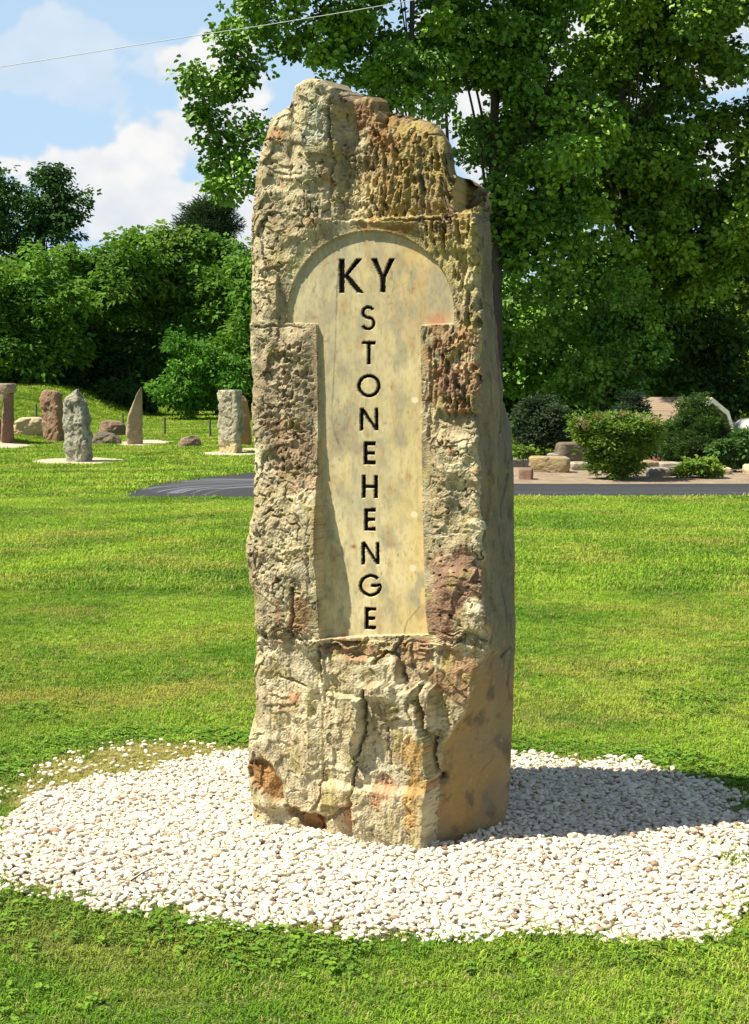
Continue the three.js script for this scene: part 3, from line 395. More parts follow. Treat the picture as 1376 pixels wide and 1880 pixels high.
  // cap: draw the last ring in to the middle
  const n0 = (NR + 1) * NC; for (let k = 0; k < NC; k++) { const i = NR * NC + k, j = n0 + k; P[j * 3] = P[i * 3] * 0.9 + 0.02; P[j * 3 + 1] = P[i * 3 + 1] - 0.01 + 0.02; P[j * 3 + 2] = lerp(P[i * 3 + 2], -0.2, 0.97); for (let m = 0; m < 3; m++) C[j * 3 + m] = C[i * 3 + m]; U[j * 2] = U[i * 2]; U[j * 2 + 1] = P[j * 3 + 2]; }
  const rock = [], pan = [];
  for (let r = 0; r <= NR; r++) for (let k = 0; k < NC; k++) { const a = r * NC + k, b = r * NC + (k + 1) % NC, c = a + NC, d = b + NC, l = inP[a] && inP[b] && inP[c] && inP[d] ? pan : rock; l.push(a, b, d, a, d, c); }
  const full = new THREE.BufferGeometry(); full.setAttribute('position', new THREE.BufferAttribute(P, 3)); full.setIndex([...[]].concat(rock, pan)); full.computeVertexNormals();
  const N = full.attributes.normal.array;
  const sub = (idx) => { const m = new Map(), p = [], n = [], c = [], u = []; const o = idx.map((i) => { let j = m.get(i); if (j === undefined) { j = m.size; m.set(i, j); p.push(P[i * 3], P[i * 3 + 1], P[i * 3 + 2]); n.push(N[i * 3], N[i * 3 + 1], N[i * 3 + 2]); c.push(C[i * 3], C[i * 3 + 1], C[i * 3 + 2]); u.push(U[i * 2], U[i * 2 + 1]); } return j; }); const g = new THREE.BufferGeometry(); g.setAttribute('position', new THREE.Float32BufferAttribute(p, 3)); g.setAttribute('normal', new THREE.Float32BufferAttribute(n, 3)); g.setAttribute('color', new THREE.Float32BufferAttribute(c, 3)); g.setAttribute('uv', new THREE.Float32BufferAttribute(u, 2)); g.setIndex(o); return g; };
  part('rock', sub(rock), rockMat(0.95, 0.005, 2.5), stone);
  const panel = part('carved_panel', sub(pan), rockMat(0.85, 0.0005, 2.5), stone); panel.userData.label = 'smooth arched panel cut into the face of the stone';
  for (const [ch, x0, x1, y0, y1, s] of row) {
    const w = x1 - x0, h = y1 - y0, sh = poly[ch](w, h, s).map((l) => l.map(([x, y]) => { const [u, v] = faceN(x0 + x, y0 + y, -0.034); return new THREE.Vector2(u, v); }));
    const shape = new THREE.Shape(sh[0]); if (sh[1]) shape.holes.push(new THREE.Path(sh[1]));
    const g = new THREE.ExtrudeGeometry(shape, { depth: 0.02, bevelEnabled: false }); g.translate(0, 0, -0.0635);
    part('letter', g, ink, stone);
  }
}

// ───────────────────────── other standing stones and boulders ─────────────────────────
function loftGeo(prof, d, opt) {     // prof: [py, xl, xr] from top to foot, read at distance d
  const { thick = 0.6, yaw = 0.4, seed = 1, amp = 0.05, color, sq = 4, rows = 70, cols = 84, taper = 1, fine = 1 } = opt;
  const k = pxm(d), foot = prof[prof.length - 1], cx0 = (foot[1] + foot[2]) / 2, base = at(cx0, foot[0], d);
  const ys = prof.map(([py, a, b]) => { const p = at(a, py, d), q = at(b, py, d); return [p[1] - base[1], p[0] - base[0], q[0] - base[0]]; }).reverse();
  const lt = ys.map((r) => [r[0], r[1]]), rt = ys.map((r) => [r[0], r[2]]), H = ys[ys.length - 1][0];
  const sec = []; let mx = 0; for (let i = 0; i < cols; i++) { const a = i / cols * 6.28318, c = Math.cos(a), s = Math.sin(a), m = Math.pow(Math.pow(Math.abs(c), sq) + Math.pow(Math.abs(s), sq), -1 / sq), ax = c * m, az = s * m * opt.aspect; sec.push([ax * Math.cos(yaw) + az * Math.sin(yaw), -ax * Math.sin(yaw) + az * Math.cos(yaw)]); mx = Math.max(mx, Math.abs(sec[i][0])); }
  const p = [], c = [], uv = [], idx = [];
  for (let r = 0; r <= rows; r++) { const y = -0.15 + (H + 0.15) * r / rows, L = lin(lt, y), R = lin(rt, y), hw = Math.max(0.002, (R - L) / 2), cx = (L + R) / 2, zs = lerp(1, hw / ((rt[0][1] - lt[0][1]) / 2 + 1e-6), 0.6) * thick;
    for (let i = 0; i < cols; i++) { let x = cx + sec[i][0] / mx * hw, z = sec[i][1] / mx * Math.min(zs, hw * 6 + 0.02); const m = Math.hypot(sec[i][0], sec[i][1]), nx = sec[i][0] / m, nz = sec[i][1] / m, e = Math.min(1, hw / 0.12);
      const f = amp * e * (fbm(x * 2.2 + seed * 7, y * 2.2, z * 2.2 + seed, 3) * 1.3 + 0.55 * fine * ridge(x * 5 + seed, y * 4, z * 5, 3) - 0.3 * fine) + amp * fine * e * (0.5 * fbm(x * 14, y * 11, z * 14 + seed, 3) + 0.75 * facet((x + z * 0.7) * 2.6 + seed, y * 2.2 + z, 1.4) + 0.4 * facet((x - z * 0.6) * 6 + seed, y * 5, 1.4));
      x += nx * f; z += nz * f; p.push(x, y, z); uv.push(i / cols * (hw * 4), y); c.push(...color(x, y, z, y / H)); } }
  const n = (rows + 1) * cols; for (let r = 0; r < rows; r++) for (let i = 0; i < cols; i++) { const a = r * cols + i, b = r * cols + (i + 1) % cols; idx.push(a, a + cols, b, b, a + cols, b + cols); }
  const L = lin(lt, H), R = lin(rt, H); p.push((L + R) / 2, H + 0.01, 0); uv.push(0, H); c.push(...color(0, H, 0, 1)); for (let i = 0; i < cols; i++) idx.push(rows * cols + i, n, rows * cols + (i + 1) % cols);
  const g = new THREE.BufferGeometry(); g.setAttribute('position', new THREE.Float32BufferAttribute(p, 3)); g.setAttribute('color', new THREE.Float32BufferAttribute(c, 3)); g.setAttribute('uv', new THREE.Float32BufferAttribute(uv, 2)); g.setIndex(idx); g.computeVertexNormals();
  return { g, base };
}
const stoneMat = rockMat(0.95, 0.02, 1.2);
const mottled = (a, b, c, f = 2.5, s = 0) => (x, y, z) => { let k = mix3(a, b, clamp(0.5 + 1.6 * fbm(x * f + s, y * f, z * f, 4))); return mix3(k, c, 0.8 * ss(0.08, 0.4, fbm(x * f * 1.7 + 9, y * f * 1.7, z * f * 1.7 + s, 4))); };
function rockThing(name, label, category, prof, d, opt, group) {
  const { g, base } = loftGeo(prof, d, { aspect: 0.6, ...opt }); const m = part(numbered(name), g, stoneMat, scene); m.position.set(base[0], base[1], base[2]); tag(m, label, category, group); return m;
}
const footD = (px, py) => px > 900 ? Math.min(42.4, EYE * FOC / (py - 714)) : -gp(px, py)[2];
const RED = mottled([0.34, 0.19, 0.12], [0.26, 0.17, 0.11], [0.32, 0.27, 0.16], 1.6, 3), LGREY = mottled([0.37, 0.365, 0.275], [0.22, 0.21, 0.165], [0.12, 0.095, 0.08], 3, 7), TAN = mottled([0.40, 0.31, 0.19], [0.30, 0.22, 0.14], [0.36, 0.33, 0.22], 2, 1), SAND = mottled([0.62, 0.50, 0.33], [0.52, 0.38, 0.22], [0.4, 0.32, 0.22], 2, 2), DARK = mottled([0.13, 0.11, 0.08], [0.20, 0.15, 0.10], [0.10, 0.11, 0.07], 3, 4), ORANGE = mottled([0.44, 0.22, 0.10], [0.32, 0.16, 0.09], [0.30, 0.24, 0.16], 2, 5), GREYBED = mottled([0.24, 0.22, 0.19], [0.32, 0.29, 0.24], [0.16, 0.15, 0.13], 2.5, 8), BUFF = mottled([0.44, 0.38, 0.27], [0.34, 0.31, 0.24], [0.25, 0.19, 0.15], 2, 6), YELROCK = mottled([0.42, 0.32, 0.15], [0.34, 0.27, 0.16], [0.24, 0.20, 0.13], 2.5, 9);
{
  const d1 = footD(146, 848);
  rockThing('standing_stone', 'grey-green lichened standing stone with a pointed top on a pale gravel oval', 'standing stone', [[715, 140, 144], [722, 133, 147], [729, 122, 152], [735, 118, 160], [742, 116.5, 162], [760, 117, 163], [790, 119, 166], [812, 117, 169], [835, 119, 170], [848, 121, 170]], d1, { thick: 0.5, yaw: -0.35, aspect: 0.65, seed: 3, amp: 0.085, color: LGREY, rows: 110, cols: 130 });
  const d2 = footD(97, 811);
  rockThing('standing_stone', 'reddish brown flat-topped slab standing left of the pointed grey stone', 'standing stone', [[716, 80, 95], [718, 78, 108], [724, 76, 113], [740, 77, 115], [780, 79, 117], [811, 80, 117]], d2, { thick: 0.55, yaw: -0.3, aspect: 0.6, seed: 5, amp: 0.06, color: RED, sq: 6 });
  const d3 = footD(248, 816);
  rockThing('standing_stone', 'tall brown blade-shaped standing stone tapering to a sharp leaning point', 'standing stone', [[711, 259, 260.3], [722, 253, 260.8], [735, 247, 261.2], [750, 241, 261.2], [765, 235, 261.5], [790, 233, 262], [816, 234, 262]], d3, { thick: 0.5, yaw: 0.3, aspect: 0.5, seed: 8, amp: 0.03, color: TAN });
  const d4 = footD(424, 832);
  rockThing('standing_stone', 'pale grey-buff blocky standing stone with a yellow foot near the driveway', 'standing stone', [[716, 401, 441], [720, 400, 443], [740, 402, 446], [770, 403, 449], [785, 403, 447], [805, 402, 444], [832, 403, 443]], d4, { thick: 0.6, yaw: -0.4, aspect: 0.6, seed: 11, amp: 0.07, color: (x, y, z, t) => mix3(mottled([0.44, 0.41, 0.29], [0.29, 0.26, 0.19], [0.15, 0.12, 0.09], 2.5, 2)(x, y, z), [0.58, 0.48, 0.24], (1 - ss(0.1, 0.3, t)) * 0.7), sq: 5, rows: 90, cols: 100 });
  const d5 = footD(452, 826);
  rockThing('standing_stone', 'narrow orange-red standing stone just behind the pale blocky stone', 'standing stone', [[727, 444, 448], [735, 441, 455], [760, 440, 459], [795, 438, 460], [826, 438, 461]], d5 + 2.5, { thick: 0.4, yaw: 0.3, aspect: 0.6, seed: 13, amp: 0.04, color: ORANGE });
  // trilithon at the left edge
  const d6 = footD(16, 813);
  rockThing('trilithon_upright', 'dark reddish upright stone holding the right end of the lintel at the left edge', 'standing stone', [[722, 7, 24], [740, 6, 24.5], [780, 5, 25], [813, 3, 26]], d6, { thick: 0.55, yaw: 0.5, aspect: 0.8, seed: 15, amp: 0.035, color: mottled([0.28, 0.14, 0.10], [0.22, 0.13, 0.10], [0.30, 0.22, 0.16], 2, 3), sq: 5 });
  rockThing('trilithon_upright', 'orange upright stone cut by the left border under the lintel', 'standing stone', [[722, -34, -6], [760, -34, -2], [790, -36, 3], [813, -38, 4]], d6 + 1, { thick: 0.6, yaw: 0.3, aspect: 0.7, seed: 16, amp: 0.05, color: ORANGE, sq: 5 });
  rockThing('trilithon_lintel', 'weathered lintel block laid across the two upright stones at the left edge', 'lintel stone', [[704, -36, 26], [706, -40, 29], [714, -40, 30], [720, -38, 29], [723, -36, 24]], d6 + 0.2, { thick: 1.1, yaw: -0.25, aspect: 0.45, seed: 17, amp: 0.03, color: mottled([0.30, 0.21, 0.15], [0.36, 0.30, 0.22], [0.22, 0.2, 0.16], 2, 4), sq: 6, rows: 24 });
  // boulders
  const bl = (label, prof, opt, dd = 0) => { const f = prof[prof.length - 1]; return rockThing('boulder', label, 'boulder', prof, footD((f[1] + f[2]) / 2, f[0]) + dd, { rows: 40, cols: 70, sq: 3, ...opt }); };
  bl('flat sandy-topped tan boulder lying beside the trilithon', [[766, 46, 66], [768, 38, 76], [774, 30, 79], [784, 28, 80], [798, 28, 80]], { thick: 1.2, yaw: 0.2, aspect: 0.7, seed: 21, amp: 0.06, color: SAND, sq: 5 });
  bl('brown rounded boulder left of the blade-shaped stone, on the slope', [[772, 192, 208], [774, 187, 220], [780, 185, 228], [788, 184, 231], [800, 184, 231]], { thick: 0.9, yaw: 0.2, aspect: 0.7, seed: 22, amp: 0.06, color: mottled([0.20, 0.13, 0.09], [0.27, 0.18, 0.12], [0.12, 0.1, 0.08], 2, 4) });
  bl('low dark mossy boulder in front of the brown rounded one', [[793, 182, 196], [797, 176, 210], [804, 172, 218], [810, 171, 223], [815, 172, 224]], { thick: 0.8, yaw: 0.2, aspect: 0.7, seed: 23, amp: 0.07, color: DARK });
  bl('small peaked brown boulder alone on the grass left of the pale blocky stone', [[800, 349, 358], [803, 335, 361], [808, 331, 366], [814, 328, 370], [820, 328, 371]], { thick: 0.8, yaw: 0.3, aspect: 0.7, seed: 24, amp: 0.06, color: mottled([0.25, 0.19, 0.13], [0.2, 0.14, 0.1], [0.32, 0.25, 0.18], 2.4, 2) });
  // garden bed rocks
  const gb = (label, prof, opt, dd = 0) => { const f = prof[prof.length - 1]; return rockThing('garden_rock', label, 'rock', prof, footD((f[1] + f[2]) / 2, f[0]) + dd, { rows: 40, cols: 70, sq: 6, ...opt }); };
  gb('small square reddish-brown block at the front of the planting bed', [[860, 954, 979], [862, 952, 980], [870, 952, 981], [879, 953, 980]], { thick: 0.35, yaw: -0.3, aspect: 0.8, seed: 31, amp: 0.015, color: mottled([0.26, 0.15, 0.10], [0.20, 0.13, 0.09], [0.3, 0.22, 0.14], 3, 3), fine: 0.7 });
  gb('long layered buff stone block behind the small square block', [[838, 975, 1040], [841, 972, 1046], [850, 974, 1048], [858, 977, 1048], [866, 980, 1046]], { thick: 0.7, yaw: -0.25, aspect: 0.5, seed: 32, amp: 0.04, color: YELROCK });
  gb('thick flat grey slab behind the long buff block', [[832, 1010, 1080], [834, 1006, 1088], [842, 1008, 1090], [852, 1012, 1090]], { thick: 1.0, yaw: 0.15, aspect: 0.5, seed: 33, amp: 0.03, color: GREYBED }, 0.5);
  gb('dark flat-topped boulder resting on the grey slab', [[812, 1026, 1070], [815, 1021, 1076], [822, 1020, 1077], [833, 1019, 1078]], { thick: 0.7, yaw: 0.2, aspect: 0.6, seed: 34, amp: 0.025, color: DARK, sq: 4 }, 0.3);
  gb('yellow-brown upright rock right of the flowering shrub', [[845, 1178, 1196], [848, 1175, 1206], [858, 1173, 1210], [866, 1174, 1210]], { thick: 0.5, yaw: 0.3, aspect: 0.6, seed: 35, amp: 0.04, color: YELROCK });
  gb('low grey ledge stone between the flowering shrub and the bright low shrub', [[858, 1196, 1222], [860, 1186, 1238], [866, 1184, 1240], [873, 1184, 1238]], { thick: 0.6, yaw: 0.2, aspect: 0.6, seed: 36, amp: 0.03, color: GREYBED });
  gb('weathered flat ledge slab under the dark dome shrub', [[848, 1208, 1248], [850, 1204, 1256], [856, 1204, 1257], [860, 1206, 1256]], { thick: 0.7, yaw: 0.1, aspect: 0.6, seed: 37, amp: 0.03, color: BUFF });
  gb('tan rock at the right border beside the broad-leaved plants', [[852, 1370, 1392], [855, 1366, 1400], [862, 1364, 1402], [868, 1366, 1400]], { thick: 0.6, yaw: 0.2, aspect: 0.7, seed: 38, amp: 0.03, color: SAND });
  gb('grey ledge stone nearest the tall inscribed stone in the bed', [[840, 944, 962], [843, 930, 970], [850, 930, 972], [856, 930, 970]], { thick: 0.6, yaw: 0.2, aspect: 0.6, seed: 39, amp: 0.03, color: GREYBED });
  gb('flat brown ledge at the back of the bed left of the broad-leaved plants', [[834, 1262, 1312], [836, 1258, 1320], [842, 1258, 1322], [850, 1260, 1320]], { thick: 0.7, yaw: 0.1, aspect: 0.5, seed: 40, amp: 0.03, color: YELROCK }, 0.4);
  gb('small pale rock between the bright low shrub and the broad-leaved plants', [[858, 1326, 1338], [860, 1322, 1342], [865, 1321, 1343], [870, 1322, 1342]], { thick: 0.3, yaw: 0.1, aspect: 0.7, seed: 41, amp: 0.02, color: SAND });
  gb('low rough grey ledge left of the flat grey slab', [[848, 1050, 1080], [851, 1046, 1086], [857, 1046, 1088], [862, 1048, 1086]], { thick: 0.5, yaw: 0.1, aspect: 0.6, seed: 42, amp: 0.03, color: BUFF });
  // gravel ovals round the standing stones
  const oval = (px0, px1, py0, py1, label) => { const a = gp((px0 + px1) / 2, py1), b = gp((px0 + px1) / 2, py0), l = gp(px0, (py0 + py1) / 2), r = gp(px1, (py0 + py1) / 2), poly = []; for (let i = 0; i < 40; i++) { const t = i / 40 * 6.28318, w = 0.95 + 0.16 * noise(Math.cos(t) * 2, Math.sin(t) * 2, px0) + 0.08 * noise(Math.cos(t) * 6, Math.sin(t) * 6, px0); poly.push([(l[0] + r[0]) / 2 + (r[0] - l[0]) / 2 * Math.cos(t) * w, (a[2] + b[2]) / 2 + (a[2] - b[2]) / 2 * Math.sin(t) * w]); } farBeds.push(poly); structure('gravel_bed', sheet(poly, 0.02, (x, z) => mix3([0.48, 0.41, 0.27], [0.70, 0.63, 0.48], clamp(0.5 + fbm(x * 3, z * 3, 1, 3))), 0.5, bumpy(2, 0.02)), label); };
  oval(58, 222, 840.5, 854.5, 'pale gravel oval under the pointed grey stone'); oval(210, 316, 808, 820, 'pale gravel oval under the blade-shaped stone'); oval(364, 486, 829, 838, 'pale gravel oval under the pale blocky stone'); oval(-70, 74, 810, 825, 'pale gravel oval under the trilithon'); oval(430, 510, 823, 828, 'pale gravel under the narrow orange stone');
  // fence posts
  const wood = new THREE.MeshStandardMaterial({ color: new THREE.Color(0.16, 0.14, 0.11), roughness: 0.95, bumpMap: grainBump, bumpScale: 0.02 });
  const posts = [[67, 742, 768, 'nearest the tan boulder'], [226, 759, 782, 'left of the blade-shaped stone'], [303, 766, 798, 'right of the blade-shaped stone'], [386, 771, 804, 'left of the pale blocky stone']];
  posts.forEach(([x, y0, y1, where]) => { const b = gp(x, y1), k = pxm(-b[2]), h = (y1 - y0) * k, g = new THREE.CylinderGeometry(0.042, 0.052, h + 0.2, 10, 6); { const q = g.attributes.position; for (let i = 0; i < q.count; i++) q.setX(i, q.getX(i) + 0.012 * noise(q.getY(i) * 3, x)); } g.translate(0, h / 2 - 0.1, 0); const m = part(numbered('fence_post'), g, wood, scene); m.position.set(...b); m.rotation.z = 0.03 * noise(x, 2); tag(m, 'thin weathered wooden fence post on the slope, ' + where, 'fence post', 'fence posts along the slope'); });
}

// ───────────────────────── foliage ─────────────────────────
const leafMat = (o = {}) => new THREE.MeshPhysicalMaterial({ color: 0xffffff, roughness: 0.95, transmission: 0.48, thickness: 0, specularIntensity: 0.35, side: THREE.DoubleSide, ...o });
function leafGeo(list) {      // list of [pos, dir, normal, length, width]
  const p = [], idx = []; let n = 0;
  for (const [c, dir, nor, L, W] of list) {
    const d = dir.clone().normalize(), s = new THREE.Vector3().crossVectors(d, nor).normalize(), up = new THREE.Vector3().crossVectors(s, d);
    const v = (a, b, h) => { p.push(c.x + d.x * a + s.x * b + up.x * h, c.y + d.y * a + s.y * b + up.y * h, c.z + d.z * a + s.z * b + up.z * h); };
    v(0, 0, 0); v(L * 0.35, W / 2, W * 0.16); v(L * 0.4, 0, 0); v(L * 0.35, -W / 2, W * 0.16); v(L * 0.75, W * 0.33, W * 0.1); v(L * 0.75, -W * 0.33, W * 0.1); v(L, 0, -L * 0.12);
    idx.push(n, n + 2, n + 1, n, n + 3, n + 2, n + 1, n + 2, n + 4, n + 3, n + 5, n + 2, n + 4, n + 2, n + 6, n + 2, n + 5, n + 6); n += 7;
  }
  const g = new THREE.BufferGeometry(); g.setAttribute('position', new THREE.Float32BufferAttribute(p, 3)); g.setIndex(idx); return g;
}
function sprayGeo(seed, n, R, L, W, droop = 0.25, flat = 0.55) {
  const r = rng(seed), list = [];
  for (let i = 0; i < n; i++) { const a = r() * 6.28318, rr = R * Math.sqrt(r()), y = (r() - 0.5) * R * flat; const dir = new THREE.Vector3(Math.cos(a) + (r() - 0.5), -droop + (r() - 0.5) * 0.7, Math.sin(a) + (r() - 0.5)); list.push([new THREE.Vector3(Math.cos(a) * rr, y, Math.sin(a) * rr), dir, new THREE.Vector3((r() - 0.5) * 1.3, 1, (r() - 0.5) * 1.3), L * (0.7 + 0.6 * r()), W * (0.7 + 0.6 * r())]); }
  return leafGeo(list);
}
const dummy = new THREE.Object3D(), col = new THREE.Color();
function inst(name, geo, mat, places, parent) {     // places: [x,y,z, rx,ry,rz, scale, color]
  const m = shadows(new THREE.InstancedMesh(geo, mat, places.length)); m.name = name;
  places.forEach((q, i) => { dummy.position.set(q[0], q[1], q[2]); dummy.rotation.set(q[3], q[4], q[5]); dummy.scale.setScalar(q[6]); dummy.updateMatrix(); m.setMatrixAt(i, dummy.matrix); m.setColorAt(i, col.setRGB(q[7][0], q[7][1], q[7][2])); });
  parent.add(m); return m;
}
const bark = new THREE.MeshStandardMaterial({ color: new THREE.Color(0.085, 0.07, 0.055), roughness: 1, bumpMap: grainBump, bumpScale: 0.04 });
function limb(pts, r0, r1, seg = 8) {
  const c = new THREE.CatmullRomCurve3(pts.map((p) => new THREE.Vector3(...p))), n = Math.max(4, pts.length * 3), g = new THREE.TubeGeometry(c, n, 1, seg), q = g.attributes.position;
  for (let i = 0; i <= n; i++) { const o = c.getPointAt(i / n), k = lerp(r0, r1, i / n); for (let j = 0; j <= seg; j++) { const m = i * (seg + 1) + j; q.setXYZ(m, o.x + (q.getX(m) - o.x) * k, o.y + (q.getY(m) - o.y) * k, o.z + (q.getZ(m) - o.z) * k); } }
  g.computeVertexNormals(); return g;
}
// blobs: [px, py, rx px, ry px, forward offset m, depth factor]
function tree(name, label, category, o) {
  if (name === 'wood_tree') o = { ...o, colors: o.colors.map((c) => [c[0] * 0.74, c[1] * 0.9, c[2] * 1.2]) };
  const r = rng(o.seed), k = pxm(o.d), base = o.base ?? gpx(o.px, o.d), t = thing(name, label, category, base, 0, o.group);
  const B = o.blobs.map(([x, y, rx, ry, dz = 0, zf = 1.2]) => { const c = at(x, y, o.d + dz); return { c: [c[0] - base[0], c[1] - base[1], c[2] - base[2]], r: [rx * k, ry * k, Math.max(rx, ry) * k * zf] }; });
  for (let i = 0, n = B.length; i < (o.boughs ?? 0); i++) { const b = B[Math.floor(r() * n)], q = (0.45 + 0.5 * r()) * (1 + 0 * n); B.push({ c: [b.c[0] + (r() - 0.5) * 2 * b.r[0], b.c[1] + (r() - 0.5) * 2 * b.r[1], b.c[2] + b.r[2] * (0.5 + 0.6 * r()) + 2.2 * r()], r: [q * 1.25, q * 0.6, q] }); }   // boughs that stand out towards the light
  const places = [], tips = [];
  for (const b of B) {
    const vol = 4.2 * b.r[0] * b.r[1] * b.r[2], rc = o.clump ?? 0.55, nC = Math.max(3, Math.round((o.density ?? 1.8) * vol / (rc * rc * rc * 4.2) * 1.1));
    for (let i = 0; i < nC; i++) {
      const z = r() * 2 - 1, a = r() * 6.28318, s = Math.sqrt(1 - z * z), q = Math.pow(r(), o.shell ?? 0.4);
      const c = [b.c[0] + b.r[0] * q * s * Math.cos(a), b.c[1] + b.r[1] * q * z, b.c[2] + b.r[2] * q * s * Math.sin(a)];
      if (c[1] < 0.15) continue;
      if (noise(c[0] * 0.8 + o.seed, c[1] * 0.8, c[2] * 0.8) < (o.gap ?? -0.22) || noise(c[0] * 0.33, c[1] * 0.4 + o.seed, c[2] * 0.33) < (o.gap ?? -0.3)) continue;
      tips.push(c); const rr = rc * (0.6 + 0.8 * r()), nS = Math.round((o.sprays ?? 11) * (0.6 + 0.8 * r())), tone = r();
      for (let j = 0; j < nS; j++) {
        const z2 = r() * 2 - 1, a2 = r() * 6.28318, s2 = Math.sqrt(1 - z2 * z2), q2 = Math.pow(r(), 0.4);
        const g = Math.pow(clamp(0.6 * tone + 0.4 * r()), 1.2), cc = mix3(o.colors[0], o.colors[1], g);
        places.push([c[0] + rr * q2 * s2 * Math.cos(a2), c[1] + rr * 0.75 * q2 * z2, c[2] + rr * q2 * s2 * Math.sin(a2), (r() - 0.5) * (o.tilt ?? 1.5), r() * 6.28318, (r() - 0.5) * (o.tilt ?? 1.5), (o.scale ?? 1) * (0.7 + 0.6 * r()), cc]);
      }
    }
  }
  inst(o.partName ?? 'crown', o.spray, o.mat ?? leaves, places, t).userData.kind = 'stuff';
  if (o.trunk) {
    const H = o.trunkTop ?? Math.max(...B.map((b) => b.c[1])), lx = o.leanX ?? 0, geos = [limb([[0, -0.3, 0], [0.1 * o.trunk, H * 0.3, 0.05], [lx * 0.5, H * 0.6, -0.1], [lx, H, 0]], o.trunk, o.trunk * 0.25, 10)];
    for (let i = 0; i < (o.limbs ?? 8) && tips.length; i++) { let e = tips[Math.floor(r() * tips.length)]; for (let w = 0; w < 12 && Math.hypot(e[0], e[2]) > (o.reach ?? 3.2); w++) e = tips[Math.floor(r() * tips.length)]; const y0 = Math.min(H * (0.25 + 0.6 * r()), Math.max(0.5, e[1] - 0.3)), f = y0 / H; const s = [lx * f, y0, 0]; geos.push(limb([s, [lerp(s[0], e[0], 0.3), lerp(y0, e[1], 0.38) + 0.25 * (r() - 0.5), lerp(0, e[2], 0.35) + 0.3 * (r() - 0.5)], [lerp(s[0], e[0], 0.7), lerp(y0, e[1], 0.68) + 0.3 * (r() - 0.5), lerp(0, e[2], 0.75)], e], o.trunk * 0.26 * (1 - f * 0.5), o.trunk * 0.04, 6)); }
    part('trunk', mergeGeometries(geos), o.bark ?? bark, t);
  }
  return t;
}
const gpx = (px, d) => { const x = (px - 688) / FOC * d; return [x, height(x, -d), -d]; };
const glossy = new THREE.MeshPhysicalMaterial({ color: 0xffffff, roughness: 0.5, side: THREE.DoubleSide, specularIntensity: 0.7, transmission: 0 });
const leaves = leafMat({ transmission: 0.36 }), waxy = leafMat({ roughness: 0.8, transmission: 0.25 });
const SPR = { big: sprayGeo(1, 11, 0.30, 0.17, 0.145, 0.5, 0.9), mid: sprayGeo(2, 13, 0.34, 0.20, 0.13, 0.3), far: sprayGeo(3, 13, 0.45, 0.26, 0.17, 0.3), pine: sprayGeo(4, 22, 0.34, 0.30, 0.03, -0.3, 0.9), small: sprayGeo(5, 14, 0.13, 0.075, 0.035, -0.2, 0.8), broad: sprayGeo(6, 9, 0.13, 0.14, 0.08, 0.1), yew: sprayGeo(7, 26, 0.12, 0.075, 0.02, -0.2, 0.9), hosta: sprayGeo(8, 12, 0.13, 0.11, 0.06, 0.0) };
const G1 = [[0.035, 0.115, 0.012], [0.235, 0.43, 0.032]], G2 = [[0.05, 0.14, 0.010], [0.27, 0.43, 0.03]], G3 = [[0.03, 0.085, 0.010], [0.09, 0.18, 0.02]];

// big tulip-leaved trees behind the inscribed stone
const bigG = 'tall leafy trees behind the inscribed stone';
tree('tall_tree', 'tall tree whose leafy left edge hangs over open sky beside the inscribed stone', 'tree', { seed: 11, px: 755, clump: 0.68, density: 1.35, sprays: 19, shell: 0.33, gap: -0.27, tilt: 2.0, boughs: 0, d: 50, scale: 0.95, mat: glossy, spray: SPR.big, colors: G1, trunk: 0.24, trunkTop: 15, limbs: 10, group: bigG,
  blobs: [[470, 70, 58, 70], [548, 60, 70, 60, 0.5], [425, 120, 30, 40], [400, 215, 34, 36], [425, 165, 26, 30], [420, 275, 36, 40], [415, 335, 24, 30], [352, 135, 26, 9], [375, 240, 20, 9], [450, 250, 34, 24, 0.5], [470, 300, 20, 60, 0.5], [580, 110, 80, 45, 1], [660, 50, 100, 70, 0.5], [760, 70, 80, 90, 1], [760, 170, 70, 60, 0], [800, 110, 50, 70, 0.5], [740, 100, 60, 60, -1], [700, 140, 60, 30, 1], [600, -70, 150, 80], [740, -150, 150, 90], [470, -40, 70, 50]] });
tree('tall_tree', 'tall dense tree with a thick dark trunk just right of the inscribed stone', 'tree', { seed: 12, px: 905, clump: 0.68, density: 1.35, sprays: 19, shell: 0.33, gap: -0.27, tilt: 2.0, boughs: 16, d: 54, scale: 1.02, mat: glossy, spray: SPR.big, colors: G1, trunk: 0.36, trunkTop: 15, limbs: 7, group: bigG,
  blobs: [[890, 60, 80, 80], [980, 110, 90, 80], [870, 150, 40, 50, 1], [960, 220, 80, 70, 0], [1040, 250, 80, 80], [905, 290, 46, 50, 1], [985, 350, 90, 70], [930, 430, 60, 60], [1040, 420, 80, 70], [915, 500, 40, 50], [900, -90, 160, 90], [1040, -60, 110, 80], [1000, 500, 80, 50, 1], [900, 400, 50, 60, 1], [930, 140, 60, 60, 1], [1010, 30, 70, 60], [900, 220, 36, 50, 1.5], [1010, 560, 70, 50, 3], [918, 580, 40, 60, 3], [925, 680, 36, 60, 3]] });
